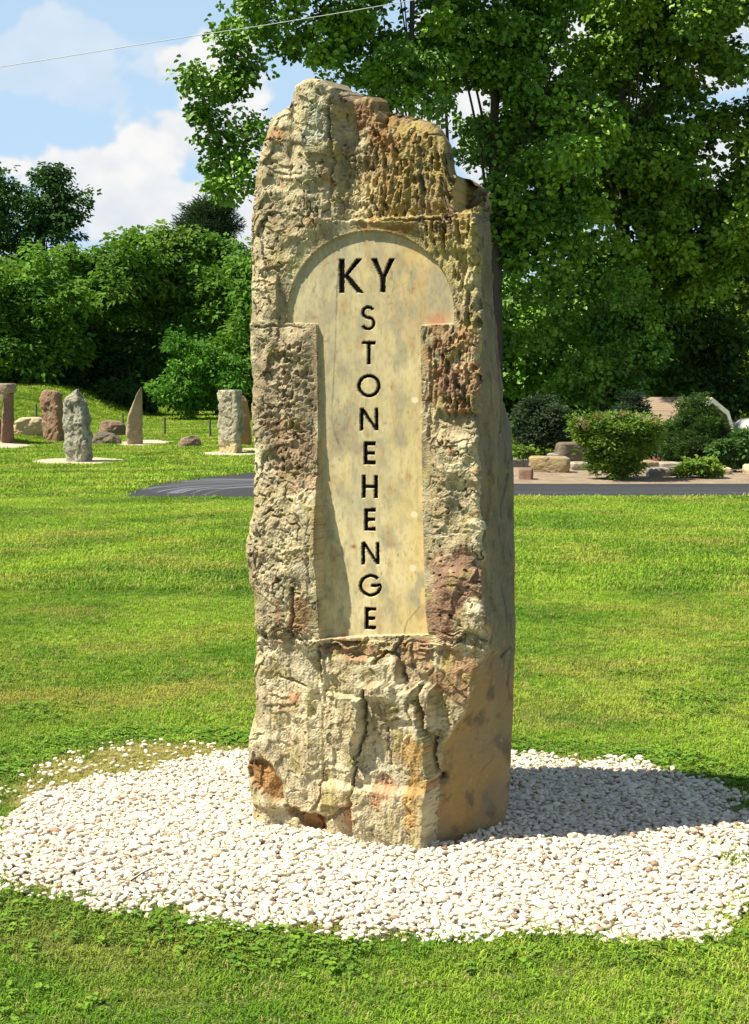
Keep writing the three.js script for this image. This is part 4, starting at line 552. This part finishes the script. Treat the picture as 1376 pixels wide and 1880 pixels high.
tree('tall_tree', 'broad tall tree filling the upper right corner', 'tree', { seed: 13, px: 1150, clump: 0.68, density: 1.35, sprays: 19, shell: 0.33, gap: -0.27, tilt: 2.0, boughs: 16, d: 59, scale: 1.1, mat: glossy, spray: SPR.big, colors: G2, trunk: 0.38, trunkTop: 16, limbs: 18, leanX: -0.4, group: bigG,
  blobs: [[1120, 120, 90, 70], [1110, 210, 90, 70], [1240, 110, 80, 70], [1330, 60, 70, 60], [1390, 130, 60, 40], [1200, 240, 80, 70], [1150, 330, 110, 70], [1260, 320, 80, 70], [1310, 225, 44, 24], [1350, 340, 60, 50], [1390, 400, 70, 80], [1140, 440, 110, 60], [1270, 430, 100, 60], [1370, 210, 40, 22], [1240, -90, 160, 90], [1400, -40, 110, 80], [1060, 30, 60, 50], [1460, 250, 80, 120], [1150, 260, 80, 60, 1], [1230, 390, 90, 60, 2], [1120, 520, 110, 50, 3], [1240, 520, 110, 50, 3], [1350, 470, 70, 60, 2], [1060, 320, 60, 70, 1], [1180, 50, 70, 40, 1]] });
tree('slender_tree', 'slender forked tree seen against sky beside the top right shoulder of the stone', 'tree', { seed: 14, px: 842, d: 53, scale: 1.0, mat: glossy, spray: SPR.big, colors: G1, trunk: 0.13, trunkTop: 14, limbs: 3, density: 0.7, leanX: -0.6, blobs: [[830, 90, 40, 60], [815, 190, 24, 40], [850, 190, 26, 30], [800, 20, 50, 50], [850, 390, 26, 40], [862, 290, 14, 60]] });
// trees of the wood at the left
const W1 = { spray: SPR.far, colors: G2, clump: 0.8, sprays: 12, trunk: 0.16, limbs: 6, density: 2.2 };
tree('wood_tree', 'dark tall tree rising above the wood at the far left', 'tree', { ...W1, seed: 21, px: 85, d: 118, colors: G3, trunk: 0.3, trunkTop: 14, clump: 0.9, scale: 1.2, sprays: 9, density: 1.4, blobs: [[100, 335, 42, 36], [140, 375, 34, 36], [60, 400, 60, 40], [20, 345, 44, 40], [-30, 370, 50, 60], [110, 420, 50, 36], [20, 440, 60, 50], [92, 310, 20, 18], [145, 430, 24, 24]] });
tree('conifer_tree', 'dark rounded pine poking above the wood near the inscribed stone', 'conifer', { seed: 22, px: 388, d: 112, spray: SPR.pine, colors: [[0.03, 0.075, 0.02], [0.06, 0.11, 0.03]], clump: 0.6, sprays: 18, scale: 1.5, density: 2, trunk: 0.2, limbs: 4, blobs: [[370, 390, 18, 18], [394, 392, 20, 20], [407, 420, 20, 22], [370, 422, 26, 22], [390, 450, 36, 30]] });
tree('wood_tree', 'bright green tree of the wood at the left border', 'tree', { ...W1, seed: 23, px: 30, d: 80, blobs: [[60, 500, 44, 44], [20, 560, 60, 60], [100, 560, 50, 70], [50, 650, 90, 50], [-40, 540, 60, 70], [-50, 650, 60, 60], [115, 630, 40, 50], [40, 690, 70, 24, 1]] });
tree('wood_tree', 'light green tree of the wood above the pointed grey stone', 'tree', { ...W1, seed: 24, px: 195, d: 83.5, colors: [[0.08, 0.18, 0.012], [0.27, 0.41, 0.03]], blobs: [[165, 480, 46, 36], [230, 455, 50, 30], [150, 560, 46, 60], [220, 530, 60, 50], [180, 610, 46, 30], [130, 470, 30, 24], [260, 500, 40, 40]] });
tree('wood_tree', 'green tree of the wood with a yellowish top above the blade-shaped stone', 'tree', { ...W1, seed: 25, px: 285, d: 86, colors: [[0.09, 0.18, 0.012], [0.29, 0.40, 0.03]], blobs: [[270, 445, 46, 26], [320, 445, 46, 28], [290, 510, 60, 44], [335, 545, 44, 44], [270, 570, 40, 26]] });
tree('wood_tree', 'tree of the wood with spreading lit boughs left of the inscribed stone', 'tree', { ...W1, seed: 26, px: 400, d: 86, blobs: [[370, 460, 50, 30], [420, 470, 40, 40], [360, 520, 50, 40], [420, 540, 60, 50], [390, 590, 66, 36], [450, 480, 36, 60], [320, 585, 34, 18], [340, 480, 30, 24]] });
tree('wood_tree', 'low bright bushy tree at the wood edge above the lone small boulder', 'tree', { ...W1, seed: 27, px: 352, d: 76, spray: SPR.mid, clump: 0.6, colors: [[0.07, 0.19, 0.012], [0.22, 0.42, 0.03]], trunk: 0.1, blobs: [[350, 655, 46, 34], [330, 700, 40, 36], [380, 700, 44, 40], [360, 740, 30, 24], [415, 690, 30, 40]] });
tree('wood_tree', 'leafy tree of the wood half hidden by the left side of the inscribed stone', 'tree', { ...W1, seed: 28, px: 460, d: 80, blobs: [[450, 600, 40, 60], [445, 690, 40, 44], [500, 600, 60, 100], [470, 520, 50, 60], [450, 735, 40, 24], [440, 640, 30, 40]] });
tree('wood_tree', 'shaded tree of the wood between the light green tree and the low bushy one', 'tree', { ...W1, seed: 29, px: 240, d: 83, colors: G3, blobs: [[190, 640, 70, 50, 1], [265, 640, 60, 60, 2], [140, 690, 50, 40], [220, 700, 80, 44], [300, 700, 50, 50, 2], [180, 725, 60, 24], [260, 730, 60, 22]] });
// trees at the right, mostly in shade
tree('understory_tree', 'shaded small tree close to the right side of the inscribed stone', 'tree', { seed: 31, px: 955, d: 60, mat: glossy, spray: SPR.big, scale: 1.1, colors: G1, clump: 0.6, trunk: 0.14, density: 2.2, blobs: [[960, 600, 60, 60], [930, 670, 50, 60], [1000, 670, 60, 56], [1040, 560, 60, 60], [930, 540, 40, 50]] });
tree('understory_tree', 'small tree with lit feathery boughs in the shade above the flowering shrub', 'tree', { seed: 32, px: 1105, d: 55, mat: glossy, spray: SPR.big, scale: 0.9, colors: G1, clump: 0.6, trunk: 0.14, density: 2, blobs: [[1090, 610, 70, 46], [1160, 640, 70, 44], [1060, 690, 70, 46], [1130, 550, 80, 60], [1120, 715, 70, 36], [1150, 740, 60, 26, 1], [1180, 590, 60, 40]] });
tree('understory_tree', 'dark tree behind the shed', 'tree', { seed: 33, px: 1260, d: 64, spray: SPR.big, scale: 1.2, colors: G3, clump: 0.8, trunk: 0.2, density: 2.4, blobs: [[1250, 560, 100, 70], [1220, 650, 90, 70], [1320, 650, 90, 70], [1280, 715, 120, 40], [1160, 700, 60, 60]] });
tree('understory_tree', 'soft olive-green tree at the right border above the shed', 'tree', { seed: 34, px: 1350, d: 72, spray: SPR.far, colors: [[0.09, 0.16, 0.02], [0.21, 0.31, 0.03]], clump: 0.8, trunk: 0.2, density: 2.2, blobs: [[1340, 490, 60, 50], [1370, 560, 70, 60], [1420, 520, 80, 100], [1400, 650, 80, 70], [1400, 730, 80, 40]] });
tree('understory_tree', 'leafy tree straight behind the inscribed stone, hidden by it', 'tree', { seed: 35, px: 660, d: 66, mat: glossy, spray: SPR.big, scale: 1.2, colors: G1, clump: 0.7, trunk: 0.14, blobs: [[600, 560, 60, 60], [670, 520, 70, 70], [640, 640, 80, 60], [720, 620, 60, 60]] });
tree('understory_tree', 'leafy tree behind the right half of the inscribed stone', 'tree', { seed: 36, px: 820, d: 62, mat: glossy, spray: SPR.big, scale: 1.2, colors: G1, clump: 0.7, trunk: 0.14, blobs: [[790, 540, 60, 60], [850, 500, 50, 60], [810, 640, 70, 60], [880, 620, 50, 70]] });
// far wood that reads as one mass
{
  const r = rng(41), pl = []; for (let i = 0; i < 26000; i++) { const x = -75 + 150 * r(), d = 106 + 32 * r(), top = 9.6 + 1.6 * noise(x * 0.12, 3) + 1.0 * noise(x * 0.4, 8) - (d > 122 ? 0 : 1.5) - 1.5 * ss(-30, -45, x); const h = top * Math.pow(r(), 0.7); pl.push([x, height(x, -d) + h, -d, (r() - 0.5), r() * 6.3, (r() - 0.5), 2.2 + 1.3 * r(), mix3(G3[0], G1[1], r() * 0.8)]); }
  const m = inst(numbered('woods'), SPR.far, leaves, pl, scene); tag(m, 'far wood closing the view behind the lawn', 'wood', null, 'stuff');
}
// shrubs
const shrub = (name, label, o) => tree(name, label, o.category ?? 'shrub', { partName: 'foliage', trunk: 0.03, limbs: 10, bark: bark, clump: 0.2, sprays: 9, gap: -0.5, tilt: 1.0, ...o, trunkTop: o.trunkTop });
{
  const dN = footD(1130, 880);
  const nan = shrub('flowering_shrub', 'leafy shrub with cream and reddish tips standing in the planting bed', { seed: 51, px: 1130, d: dN, spray: SPR.small, scale: 1.25, sprays: 13, colors: [[0.07, 0.17, 0.015], [0.22, 0.35, 0.03]], blobs: [[1130, 850, 46, 26], [1130, 815, 60, 28], [1090, 795, 40, 22], [1170, 795, 40, 20], [1130, 785, 70, 20], [1075, 780, 22, 12], [1190, 783, 20, 12]] });
  { const r = rng(52), pl = []; for (let i = 0; i < 120; i++) { const px = 1065 + 142 * r(), py = 764 + 34 * r() * r() + 10 * Math.abs(px - 1135) / 70, p = at(px, py, dN + 0.9 * (r() - 0.7)), red = r(); pl.push([p[0] - nan.position.x, p[1] - nan.position.y, p[2] - nan.position.z, (r() - 0.5) * 0.5, r() * 6.3, (r() - 0.5) * 0.5, 0.8 + 0.6 * r(), red < 0.28 ? [0.42, 0.19, 0.10] : red < 0.5 ? [0.34, 0.42, 0.08] : [0.52, 0.50, 0.26]]); } inst('tip_spray', sprayGeo(9, 10, 0.06, 0.09, 0.03, -1.4, 2.2), leaves, pl, nan).userData.kind = 'stuff'; nan.children[nan.children.length - 1].userData.label = 'cream and reddish new growth at the tips'; }
  shrub('dark_shrub', 'dark loose shrub with greyish tips behind the low stones, right of the inscribed stone', { seed: 53, px: 1000, d: 45, spray: SPR.small, scale: 1.5, colors: [[0.03, 0.065, 0.02], [0.075, 0.12, 0.05]], sprays: 10, blobs: [[1000, 765, 40, 34], [970, 780, 30, 30], [1030, 775, 28, 30], [1000, 800, 46, 26]] });
  shrub('dome_shrub', 'dark clipped dome-shaped evergreen shrub in front of the shed', { seed: 54, px: 1278, d: 41.5, spray: SPR.yew, scale: 1.3, sprays: 12, clump: 0.22, shell: 0.2, gap: -0.6, colors: [[0.025, 0.065, 0.012], [0.08, 0.17, 0.02]], density: 2.6, blobs: [[1278, 818, 58, 32], [1278, 784, 42, 34], [1281, 752, 22, 22], [1250, 825, 34, 22], [1308, 824, 30, 22]] });
  shrub('conifer_shrub', 'small dark conifer left of the shed', { seed: 55, px: 1160, d: 47, spray: SPR.yew, scale: 2, clump: 0.25, colors: [[0.02, 0.045, 0.02], [0.04, 0.08, 0.03]], blobs: [[1158, 735, 14, 18], [1160, 760, 26, 20], [1160, 785, 34, 20]] });
  shrub('dark_shrub', 'low dark leafy shrub between the flowering shrub and the dome shrub', { seed: 56, px: 1212, d: 42.5, spray: SPR.broad, scale: 1, colors: [[0.03, 0.08, 0.015], [0.06, 0.14, 0.03]], blobs: [[1205, 800, 24, 26], [1222, 820, 22, 24], [1195, 826, 20, 18]] });
  shrub('low_shrub', 'bright yellow-green low mounded shrub at the edge of the bed', { seed: 57, px: 1285, d: footD(1285, 877), spray: SPR.hosta, sprays: 9, scale: 0.9, clump: 0.14, colors: [[0.11, 0.24, 0.02], [0.26, 0.36, 0.04]], trunk: 0.015, blobs: [[1285, 860, 34, 16], [1262, 865, 16, 10], [1310, 866, 16, 10], [1285, 850, 22, 10]] });
  const leafy = (px, top, seed, label) => shrub('broadleaf_plant', label, { seed, px, d: footD(px, 866), spray: SPR.broad, sprays: 6, scale: 0.95, clump: 0.12, trunk: 0.02, colors: [[0.05, 0.13, 0.025], [0.12, 0.24, 0.05]], blobs: [[px, (top + 840) / 2, 12, (840 - top) / 2], [px + 4, 845, 14, 12]], category: 'plant' });
  leafy(1322, 806, 58, 'upright broad-leaved plant beside the dome shrub'); leafy(1344, 812, 59, 'middle broad-leaved plant right of the dome shrub'); leafy(1368, 790, 60, 'taller broad-leaved plant at the right border');
  shrub('low_shrub', 'small green shrub on the slope beside the trilithon', { seed: 61, px: 45, d: 68, spray: SPR.mid, scale: 0.9, clump: 0.3, colors: G1, blobs: [[40, 750, 22, 14], [52, 742, 16, 10]] });
  shrub('dark_shrub', 'small dark shrub behind the flat tan boulder', { seed: 62, px: 35, d: 64.5, spray: SPR.small, scale: 2, clump: 0.2, colors: [[0.012, 0.02, 0.01], [0.02, 0.035, 0.015]], blobs: [[35, 762, 9, 9]] });
  shrub('low_shrub', 'small bright plant among the ledge stones beside the inscribed stone', { seed: 63, px: 962, d: 41, spray: SPR.broad, scale: 0.8, clump: 0.12, trunk: 0.012, colors: [[0.1, 0.2, 0.02], [0.2, 0.32, 0.04]], blobs: [[962, 829, 16, 7]] });
}

// ───────────────────────── shed and parked vehicle ─────────────────────────
{
  const d = 48.5, apex = at(1301, 731, d), gx = apex[0], gz = apex[2], gy = height(gx, gz), H = apex[1] - gy, yaw = Math.PI / 4;
  const shed = thing('garden_shed', 'small gambrel-roofed shed with tan shingles, maroon end wall and white trim', 'shed', [gx, gy, gz], yaw);   // local: z = out of the gable, x = across it
  const b = 0.82, e = 1.5, kneeY = H - 0.42, eaveY = Math.max(0.7, H - 1.45), prof = [[-e, eaveY], [-b - 0.1, kneeY], [0, H], [b + 0.1, kneeY], [e, eaveY]];
  const sh = new THREE.Shape([[-1.36, 0], [1.36, 0], [1.36, eaveY + 0.06], [b, kneeY - 0.06], [0, H - 0.08], [-b, kneeY - 0.06], [-1.36, eaveY + 0.06]].map((p) => new THREE.Vector2(...p)));
  const wall = new THREE.ExtrudeGeometry(sh, { depth: 2.6, bevelEnabled: false }); wall.translate(0, 0, -2.75);
  part('wall', wall, new THREE.MeshStandardMaterial({ color: new THREE.Color(0.20, 0.085, 0.07), roughness: 0.9, bumpMap: grainBump, bumpScale: 0.01 }), shed);
  const courses = []; // overlapping shingle courses on the four slopes
  for (let i = 0; i < 4; i++) { const [ax, ay] = prof[i], [bx, by] = prof[i + 1], L = Math.hypot(bx - ax, by - ay), n = Math.round(L / 0.14), up = i < 2; for (let k = 0; k < n; k++) { const t = (k + 0.5) / n, g = new THREE.BoxGeometry(L / n + 0.03, 0.018, 3.0); g.rotateZ(Math.atan2(by - ay, bx - ax) + (up ? -0.05 : 0.05)); g.translate(lerp(ax, bx, t), lerp(ay, by, t) + 0.02, -1.4); courses.push(g); } }
  part('roof', mergeGeometries(courses), new THREE.MeshStandardMaterial({ color: new THREE.Color(0.28, 0.21, 0.145), roughness: 0.95, bumpMap: grainBump, bumpScale: 0.01 }), shed);
  const white = new THREE.MeshStandardMaterial({ color: new THREE.Color(0.78, 0.74, 0.66), roughness: 0.6 });
  for (let i = 0; i < 4; i++) { const [ax, ay] = prof[i], [bx, by] = prof[i + 1], L = Math.hypot(bx - ax, by - ay), g = new THREE.BoxGeometry(L + 0.06, 0.15, 0.04); g.rotateZ(Math.atan2(by - ay, bx - ax)); g.translate((ax + bx) / 2, (ay + by) / 2 - 0.06, 0.13 + 0.002 * i); part('trim', g, white, shed); }
  for (const s of [-1, 1]) { const g = new THREE.BoxGeometry(0.1, eaveY, 0.03); g.translate(s * 1.31, eaveY / 2, -0.13); part('corner_board', g, white, shed); }
}
{
  const d = 50, nose = at(1362, 760, d), x0 = nose[0], gy = height(x0 + 1, -d) - 0.05;
  const car = thing('parked_pickup', 'white pickup truck parked beyond the bed, mostly cut off by the right border', 'pickup truck', [x0, gy, -d]);   // local x runs back from the nose
  const paint = new THREE.MeshPhysicalMaterial({ color: new THREE.Color(0.75, 0.77, 0.78), roughness: 0.35, clearcoat: 0.8 }), black = new THREE.MeshStandardMaterial({ color: new THREE.Color(0.02, 0.02, 0.02), roughness: 0.8 }), glass = new THREE.MeshPhysicalMaterial({ color: new THREE.Color(0.05, 0.06, 0.07), roughness: 0.05, metalness: 0 }), chrome = new THREE.MeshStandardMaterial({ color: new THREE.Color(0.6, 0.6, 0.6), roughness: 0.25, metalness: 1 });
  const s = new THREE.Shape(); s.moveTo(0.02, 0.45); s.lineTo(0, 0.95); s.quadraticCurveTo(0.05, 1.14, 0.3, 1.18); s.lineTo(1.35, 1.27); s.lineTo(2.05, 1.85); s.lineTo(3.5, 1.87); s.lineTo(3.75, 1.3); s.lineTo(5.5, 1.3); s.lineTo(5.55, 0.5); s.lineTo(4.85, 0.5); s.absarc(4.4, 0.42, 0.46, 0.17, Math.PI - 0.17, false); s.lineTo(1.4, 0.45); s.absarc(0.95, 0.42, 0.46, 0.1, Math.PI - 0.1, false); s.lineTo(0.02, 0.45);
  const g = new THREE.ExtrudeGeometry(s, { depth: 1.7, bevelEnabled: true, bevelSize: 0.05, bevelThickness: 0.08, bevelSegments: 4, curveSegments: 20 }); g.translate(0, 0, -0.85); part('body', g, paint, car);
  const w = new THREE.Shape([[1.55, 1.32], [2.12, 1.78], [2.75, 1.79], [2.75, 1.32]].map((p) => new THREE.Vector2(...p))), w2 = new THREE.Shape([[2.83, 1.32], [2.83, 1.79], [3.42, 1.79], [3.6, 1.32]].map((p) => new THREE.Vector2(...p)));
  for (const q of [w, w2]) { const k = new THREE.ExtrudeGeometry(q, { depth: 0.02, bevelEnabled: false }); k.translate(0, 0, 0.92); part('window', k, glass, car); }
  for (const x of [0.95, 4.4]) for (const z of [-0.78, 0.78]) { const t = new THREE.TorusGeometry(0.27, 0.12, 14, 28); t.translate(x, 0.4, z); const tw = part('wheel', t, black, car); const h = new THREE.CylinderGeometry(0.2, 0.2, 0.1, 20); h.rotateX(Math.PI / 2); h.translate(x, 0.4, z); part('rim', h, chrome, tw); }
  for (const z of [-0.68, 0.68]) { const h = new THREE.SphereGeometry(0.13, 16, 10); h.scale(0.5, 0.9, 1.4); h.translate(0.04, 0.98, z); part('headlight', h, new THREE.MeshStandardMaterial({ color: new THREE.Color(0.6, 0.62, 0.64), roughness: 0.15 }), car); }
  const bp = new THREE.CapsuleGeometry(0.1, 1.6, 6, 12); bp.rotateX(Math.PI / 2); bp.translate(-0.05, 0.55, 0); part('bumper', bp, chrome, car);
}
// ───────────────────────── overhead cable ─────────────────────────
{
  const a = at(-260, 160, 26), b = at(0, 123, 26), c = at(330, 70, 26), e = at(500, 44, 26), f = at(760, 0, 26), g = at(1100, -65, 26);
  const m = part('overhead_cable', new THREE.TubeGeometry(new THREE.CatmullRomCurve3([a, b, c, e, f, g].map((p) => new THREE.Vector3(...p))), 80, 0.0065, 6), new THREE.MeshStandardMaterial({ color: new THREE.Color(0.6, 0.6, 0.62), roughness: 0.5 }), scene); tag(m, 'thin grey overhead cable crossing the sky from the left into the trees', 'cable');
}

// ───────────────────────── gravel ─────────────────────────
const stoneFoot = (x, z) => { const p = new THREE.Vector3(x, 0.02, z).applyMatrix4(inv); return p.x > lin(Lt, 0.05) + 0.02 && p.x < lin(Ct, 0.05) + 0.1 && p.z < 0.0 && p.z > -0.34; };
{
  const pebble = (seed) => { const g = new THREE.IcosahedronGeometry(1, 2), q = g.attributes.position, r = rng(seed), sx = 1 + 0.35 * r(), sy = 0.42 + 0.26 * r(), sz = 0.75 + 0.3 * r(); for (let i = 0; i < q.count; i++) { const v = new THREE.Vector3().fromBufferAttribute(q, i), k = 1 + 0.22 * noise(v.x * 1.1 + seed, v.y * 1.1, v.z * 1.1) + 0.06 * noise(v.x * 3 + seed, v.y * 3, v.z * 3); q.setXYZ(i, v.x * k * sx, v.y * k * sy, v.z * k * sz); } g.deleteAttribute('uv'); g.deleteAttribute('normal'); const idx = new Map(), p = [], ix = []; for (let i = 0; i < q.count; i++) { const key = [q.getX(i), q.getY(i), q.getZ(i)].map((x) => x.toFixed(4)).join(); if (!idx.has(key)) { idx.set(key, p.length / 3); p.push(q.getX(i), q.getY(i), q.getZ(i)); } ix.push(idx.get(key)); } const o = new THREE.BufferGeometry(); o.setAttribute('position', new THREE.Float32BufferAttribute(p, 3)); o.setIndex(ix); o.computeVertexNormals(); return o; };
  const mat = new THREE.MeshStandardMaterial({ color: 0xffffff, roughness: 0.75 }), sets = [[], [], [], []], r = rng(71), st = 0.0212;
  const xs = gravelPoly.map((p) => p[0]), zs = gravelPoly.map((p) => p[1]);
  for (let layer = 0; layer < 2; layer++) for (let x = Math.min(...xs); x < Math.max(...xs); x += st) for (let z = Math.min(...zs); z < Math.max(...zs); z += st) {
    const X = x + (r() - 0.5) * st * 1.3, Z = z + (r() - 0.5) * st * 1.3, gd = gravelD(X, Z), m = mossAt(X, Z);
    const keep = r(); if (gd > 0.03 + 0.05 * r() * r()) continue; if (layer && keep < 0.62) continue;
    const thin = Math.max(0.94 * m, ss(-0.34, 0.02, gd) * 0.7 * (0.35 + 1.0 * ss(-0.1, 0.4, noise(X * 3, Z * 3, 9))), 0.55 * blob(X, Z, -0.9, -6.2, 0.5, 0.18)); if (r() < thin) continue;
    if (stoneFoot(X, Z)) continue;
    const s = (0.0090 + 0.0085 * r() * r() + 0.003 * r()) * (r() < 0.04 ? 1.5 : 1), t = r(); let c = mix3([0.44, 0.37, 0.27], [0.75, 0.685, 0.575], Math.sqrt(r()));
    if (t < 0.026) c = [0.34, 0.22, 0.14]; else if (t < 0.05) c = [0.60, 0.48, 0.34]; else if (t < 0.09) c = [0.55, 0.53, 0.5]; else if (t < 0.11) c = [0.66, 0.5, 0.42];
    sets[Math.floor(r() * 4)].push([X, 0.008 + (layer ? 0.012 : 0) + 0.006 * r() + 0.01 * fbm(X * 2, Z * 2, 2, 2), Z, (r() - 0.5) * 0.9, r() * 6.3, (r() - 0.5) * 0.9, s, c]);
  }
  const gr = new THREE.Group(); gr.name = 'gravel'; scene.add(gr); tag(gr, 'white river gravel spread round the foot of the inscribed stone', 'gravel', null, 'stuff');
  sets.forEach((l, i) => { inst('pebbles', pebble(i * 13 + 5), mat, l, gr).userData.kind = 'stuff'; });
  console.log('pebbles', sets.map((l) => l.length).join());
  // twig on the gravel
  const a = gp(242, 1629), b = gp(287, 1606); const tw = part('twig', limb([[a[0], 0.03, a[2]], [(a[0] + b[0]) / 2, 0.04, (a[2] + b[2]) / 2 + 0.004], [b[0], 0.034, b[2]]], 0.004, 0.002, 6), bark, scene); tag(tw, 'thin brown twig lying on the white gravel', 'twig');
}
// ───────────────────────── grass, clover ─────────────────────────
{
  const blades = (seed, n, R, H, W) => { const r = rng(seed), p = [], ix = []; let k = 0; for (let i = 0; i < n; i++) { const a = r() * 6.3, q = R * Math.sqrt(r()), x = Math.cos(a) * q, z = Math.sin(a) * q, h = H * (0.45 + 0.75 * r()), b = r() * 6.3, le = h * (0.2 + 1.1 * r()), dx = Math.cos(b), dz = Math.sin(b), sx = -dz * W * (0.6 + 0.7 * r()) / 2, sz = dx * W / 2; p.push(x - sx, -0.005, z - sz, x + sx, -0.005, z + sz, x + dx * le * 0.35 - sx * 0.8, h * 0.6, z + dz * le * 0.35 - sz * 0.8, x + dx * le * 0.35 + sx * 0.8, h * 0.6, z + dz * le * 0.35 + sz * 0.8, x + dx * le, h * (1 - 0.25 * le / h), z + dz * le); ix.push(k, k + 1, k + 2, k + 1, k + 3, k + 2, k + 2, k + 3, k + 4); k += 5; } const g = new THREE.BufferGeometry(); g.setAttribute('position', new THREE.Float32BufferAttribute(p, 3)); g.setIndex(ix); return g; };
  const gm = leafMat({ transmission: 0.3, roughness: 0.85 }), r = rng(81);
  const near = [[], [], []], mid = [[], []], far = [[], []], dryL = [], clo = [];
  const skip = (x, z) => polyDist(drivePoly, x, z) < -0.14 * r() * r() || (z < -34 && x > 2 && polyDist(bedPoly, x, z) < 0.1) || (z < -43 && farBeds.some((b) => polyDist(b, x, z) < 0));
  const scatter = (d0, d1, dens, sets, sc, hs) => { const area = 0.5 * 0.60 * (d1 * d1 - d0 * d0) + 4.4 * (d1 - d0), n = Math.round(area * dens); for (let i = 0; i < n; i++) { const d = Math.sqrt(d0 * d0 + (d1 * d1 - d0 * d0) * r()), x = (r() - 0.5) * (0.60 * d + 4.4), z = -d; let gd = 9; if (d < 11) { gd = gravelD(x, z); if (gd < -0.02 - 0.04 * r() - 0.4 * Math.pow(r(), 4) * ss(-0.1, 0.4, noise(x * 4, z * 4, 17))) continue; } if (d > 28 && skip(x, z)) continue; let c = grassTint(x, z); const j = 0.84 + 0.62 * r(); c = c.map((v) => v * j); if (r() < 0.07) c = [0.46, 0.42, 0.13]; if (gd < 0.35 && r() < 0.5) c = mix3(c, [0.075, 0.21, 0.012], 0.6); sets[Math.floor(r() * sets.length)].push([x, height(x, z), z, (r() - 0.5) * 0.3, r() * 6.3, (r() - 0.5) * 0.3, sc * (0.75 + 0.5 * r()) * (1 + hs * noise(x * 1.5, z * 1.5, 6)) * (gd < 0.3 ? 1.25 : 1), c]); } };
  scatter(4.6, 9.5, 1500, near, 1, 0.35); scatter(9.5, 16, 900, near, 1.15, 0.35); scatter(16, 31, 330, mid, 1.5, 0.25); scatter(29.5, 75, 75, far, 2.3, 0.2); scatter(75, 98, 26, far, 3.6, 0.2);
  const lawn = new THREE.Group(); lawn.name = 'grass'; scene.add(lawn); tag(lawn, 'short mown grass of the lawn', 'grass', null, 'stuff');
  const nb = [1, 2, 3].map((s) => blades(s, 13, 0.035, 0.022, 0.0042)), mb = [4, 5].map((s) => blades(s, 10, 0.06, 0.036, 0.006)), fb = [6, 7].map((s) => blades(s, 12, 0.10, 0.026, 0.010));
  near.forEach((l, i) => { inst('blades', nb[i], gm, l, lawn).userData.kind = 'stuff'; }); mid.forEach((l, i) => { inst('blades', mb[i], gm, l, lawn).userData.kind = 'stuff'; }); far.forEach((l, i) => { inst('blades', fb[i], gm, l, lawn).userData.kind = 'stuff'; });
  // dry moss and straw on the back-left of the gravel, weeds in the front
  for (let i = 0; i < 40000; i++) { const x = -2.4 + 4.9 * r(), z = -9.4 + 3.7 * r(); const gd = gravelD(x, z), m = mossAt(x, z); if (gd > 0.04 || stoneFoot(x, z)) continue; const w = Math.max(m * 0.9, 0.75 * ss(-0.4, 0.0, gd) * ss(-0.15, 0.3, noise(x * 3, z * 3, 9)), 0.5 * blob(x, z, -0.9, -6.2, 0.5, 0.18) * ss(0, 0.3, noise(x * 6, z * 6, 3)), 0.03); if (r() > w) continue; const straw = r() < (m > 0.5 ? 0.75 : 0.35); dryL.push([x, 0.004, z, (r() - 0.5) * 1.2, r() * 6.3, (r() - 0.5) * 1.2, 0.45 + 0.35 * r(), straw ? mix3([0.42, 0.37, 0.12], [0.52, 0.48, 0.18], r()) : mix3([0.2, 0.26, 0.03], [0.32, 0.33, 0.06], r())]); }
  const dg = inst(numbered('weeds'), nb[1], gm, dryL, scene); tag(dg, 'dry yellow moss and small weeds growing through the gravel', 'weeds', null, 'stuff');
  const cg = (() => { const list = []; const q = rng(9); for (let s = 0; s < 4; s++) { const ox = (q() - 0.5) * 0.05, oz = (q() - 0.5) * 0.05, h = 0.025 + 0.03 * q(); for (let k = 0; k < 3; k++) { const a = k * 2.094 + q(); list.push([new THREE.Vector3(ox, h, oz), new THREE.Vector3(Math.cos(a), 0.1, Math.sin(a)), new THREE.Vector3((q() - 0.5) * 0.4, 1, (q() - 0.5) * 0.4), 0.022, 0.02]); } } return leafGeo(list); })();
  for (let i = 0; i < 110000; i++) { const x = -3 + 6 * r(), z = -11.5 + 6.8 * r(), gd = gravelD(x, z); if (gd < 0.0) continue; const w = Math.max((1 - ss(0.1, 0.55, gd)) * (z < -8 ? 0.5 : x < 0 ? 0.2 : 0.07) * (0.35 + ss(-0.2, 0.3, noise(x * 2.2, z * 2.2, 33))), 0.16 * ss(0.05, 0.4, fbm(x * 1.2, z * 1.2, 31, 3))); if (r() > w) continue; clo.push([x, 0, z, (r() - 0.5) * 0.4, r() * 6.3, (r() - 0.5) * 0.4, 0.42 + 0.4 * r(), mix3([0.09, 0.22, 0.012], [0.22, 0.38, 0.03], r())]); }
  const cl = inst(numbered('clover'), cg, gm, clo, scene); tag(cl, 'green clover growing round the edge of the gravel', 'clover', null, 'stuff');
  console.log('grass', near.map((l) => l.length), mid.map((l) => l.length), far.map((l) => l.length), dryL.length, clo.length);
}
renderer.render(scene, camera);
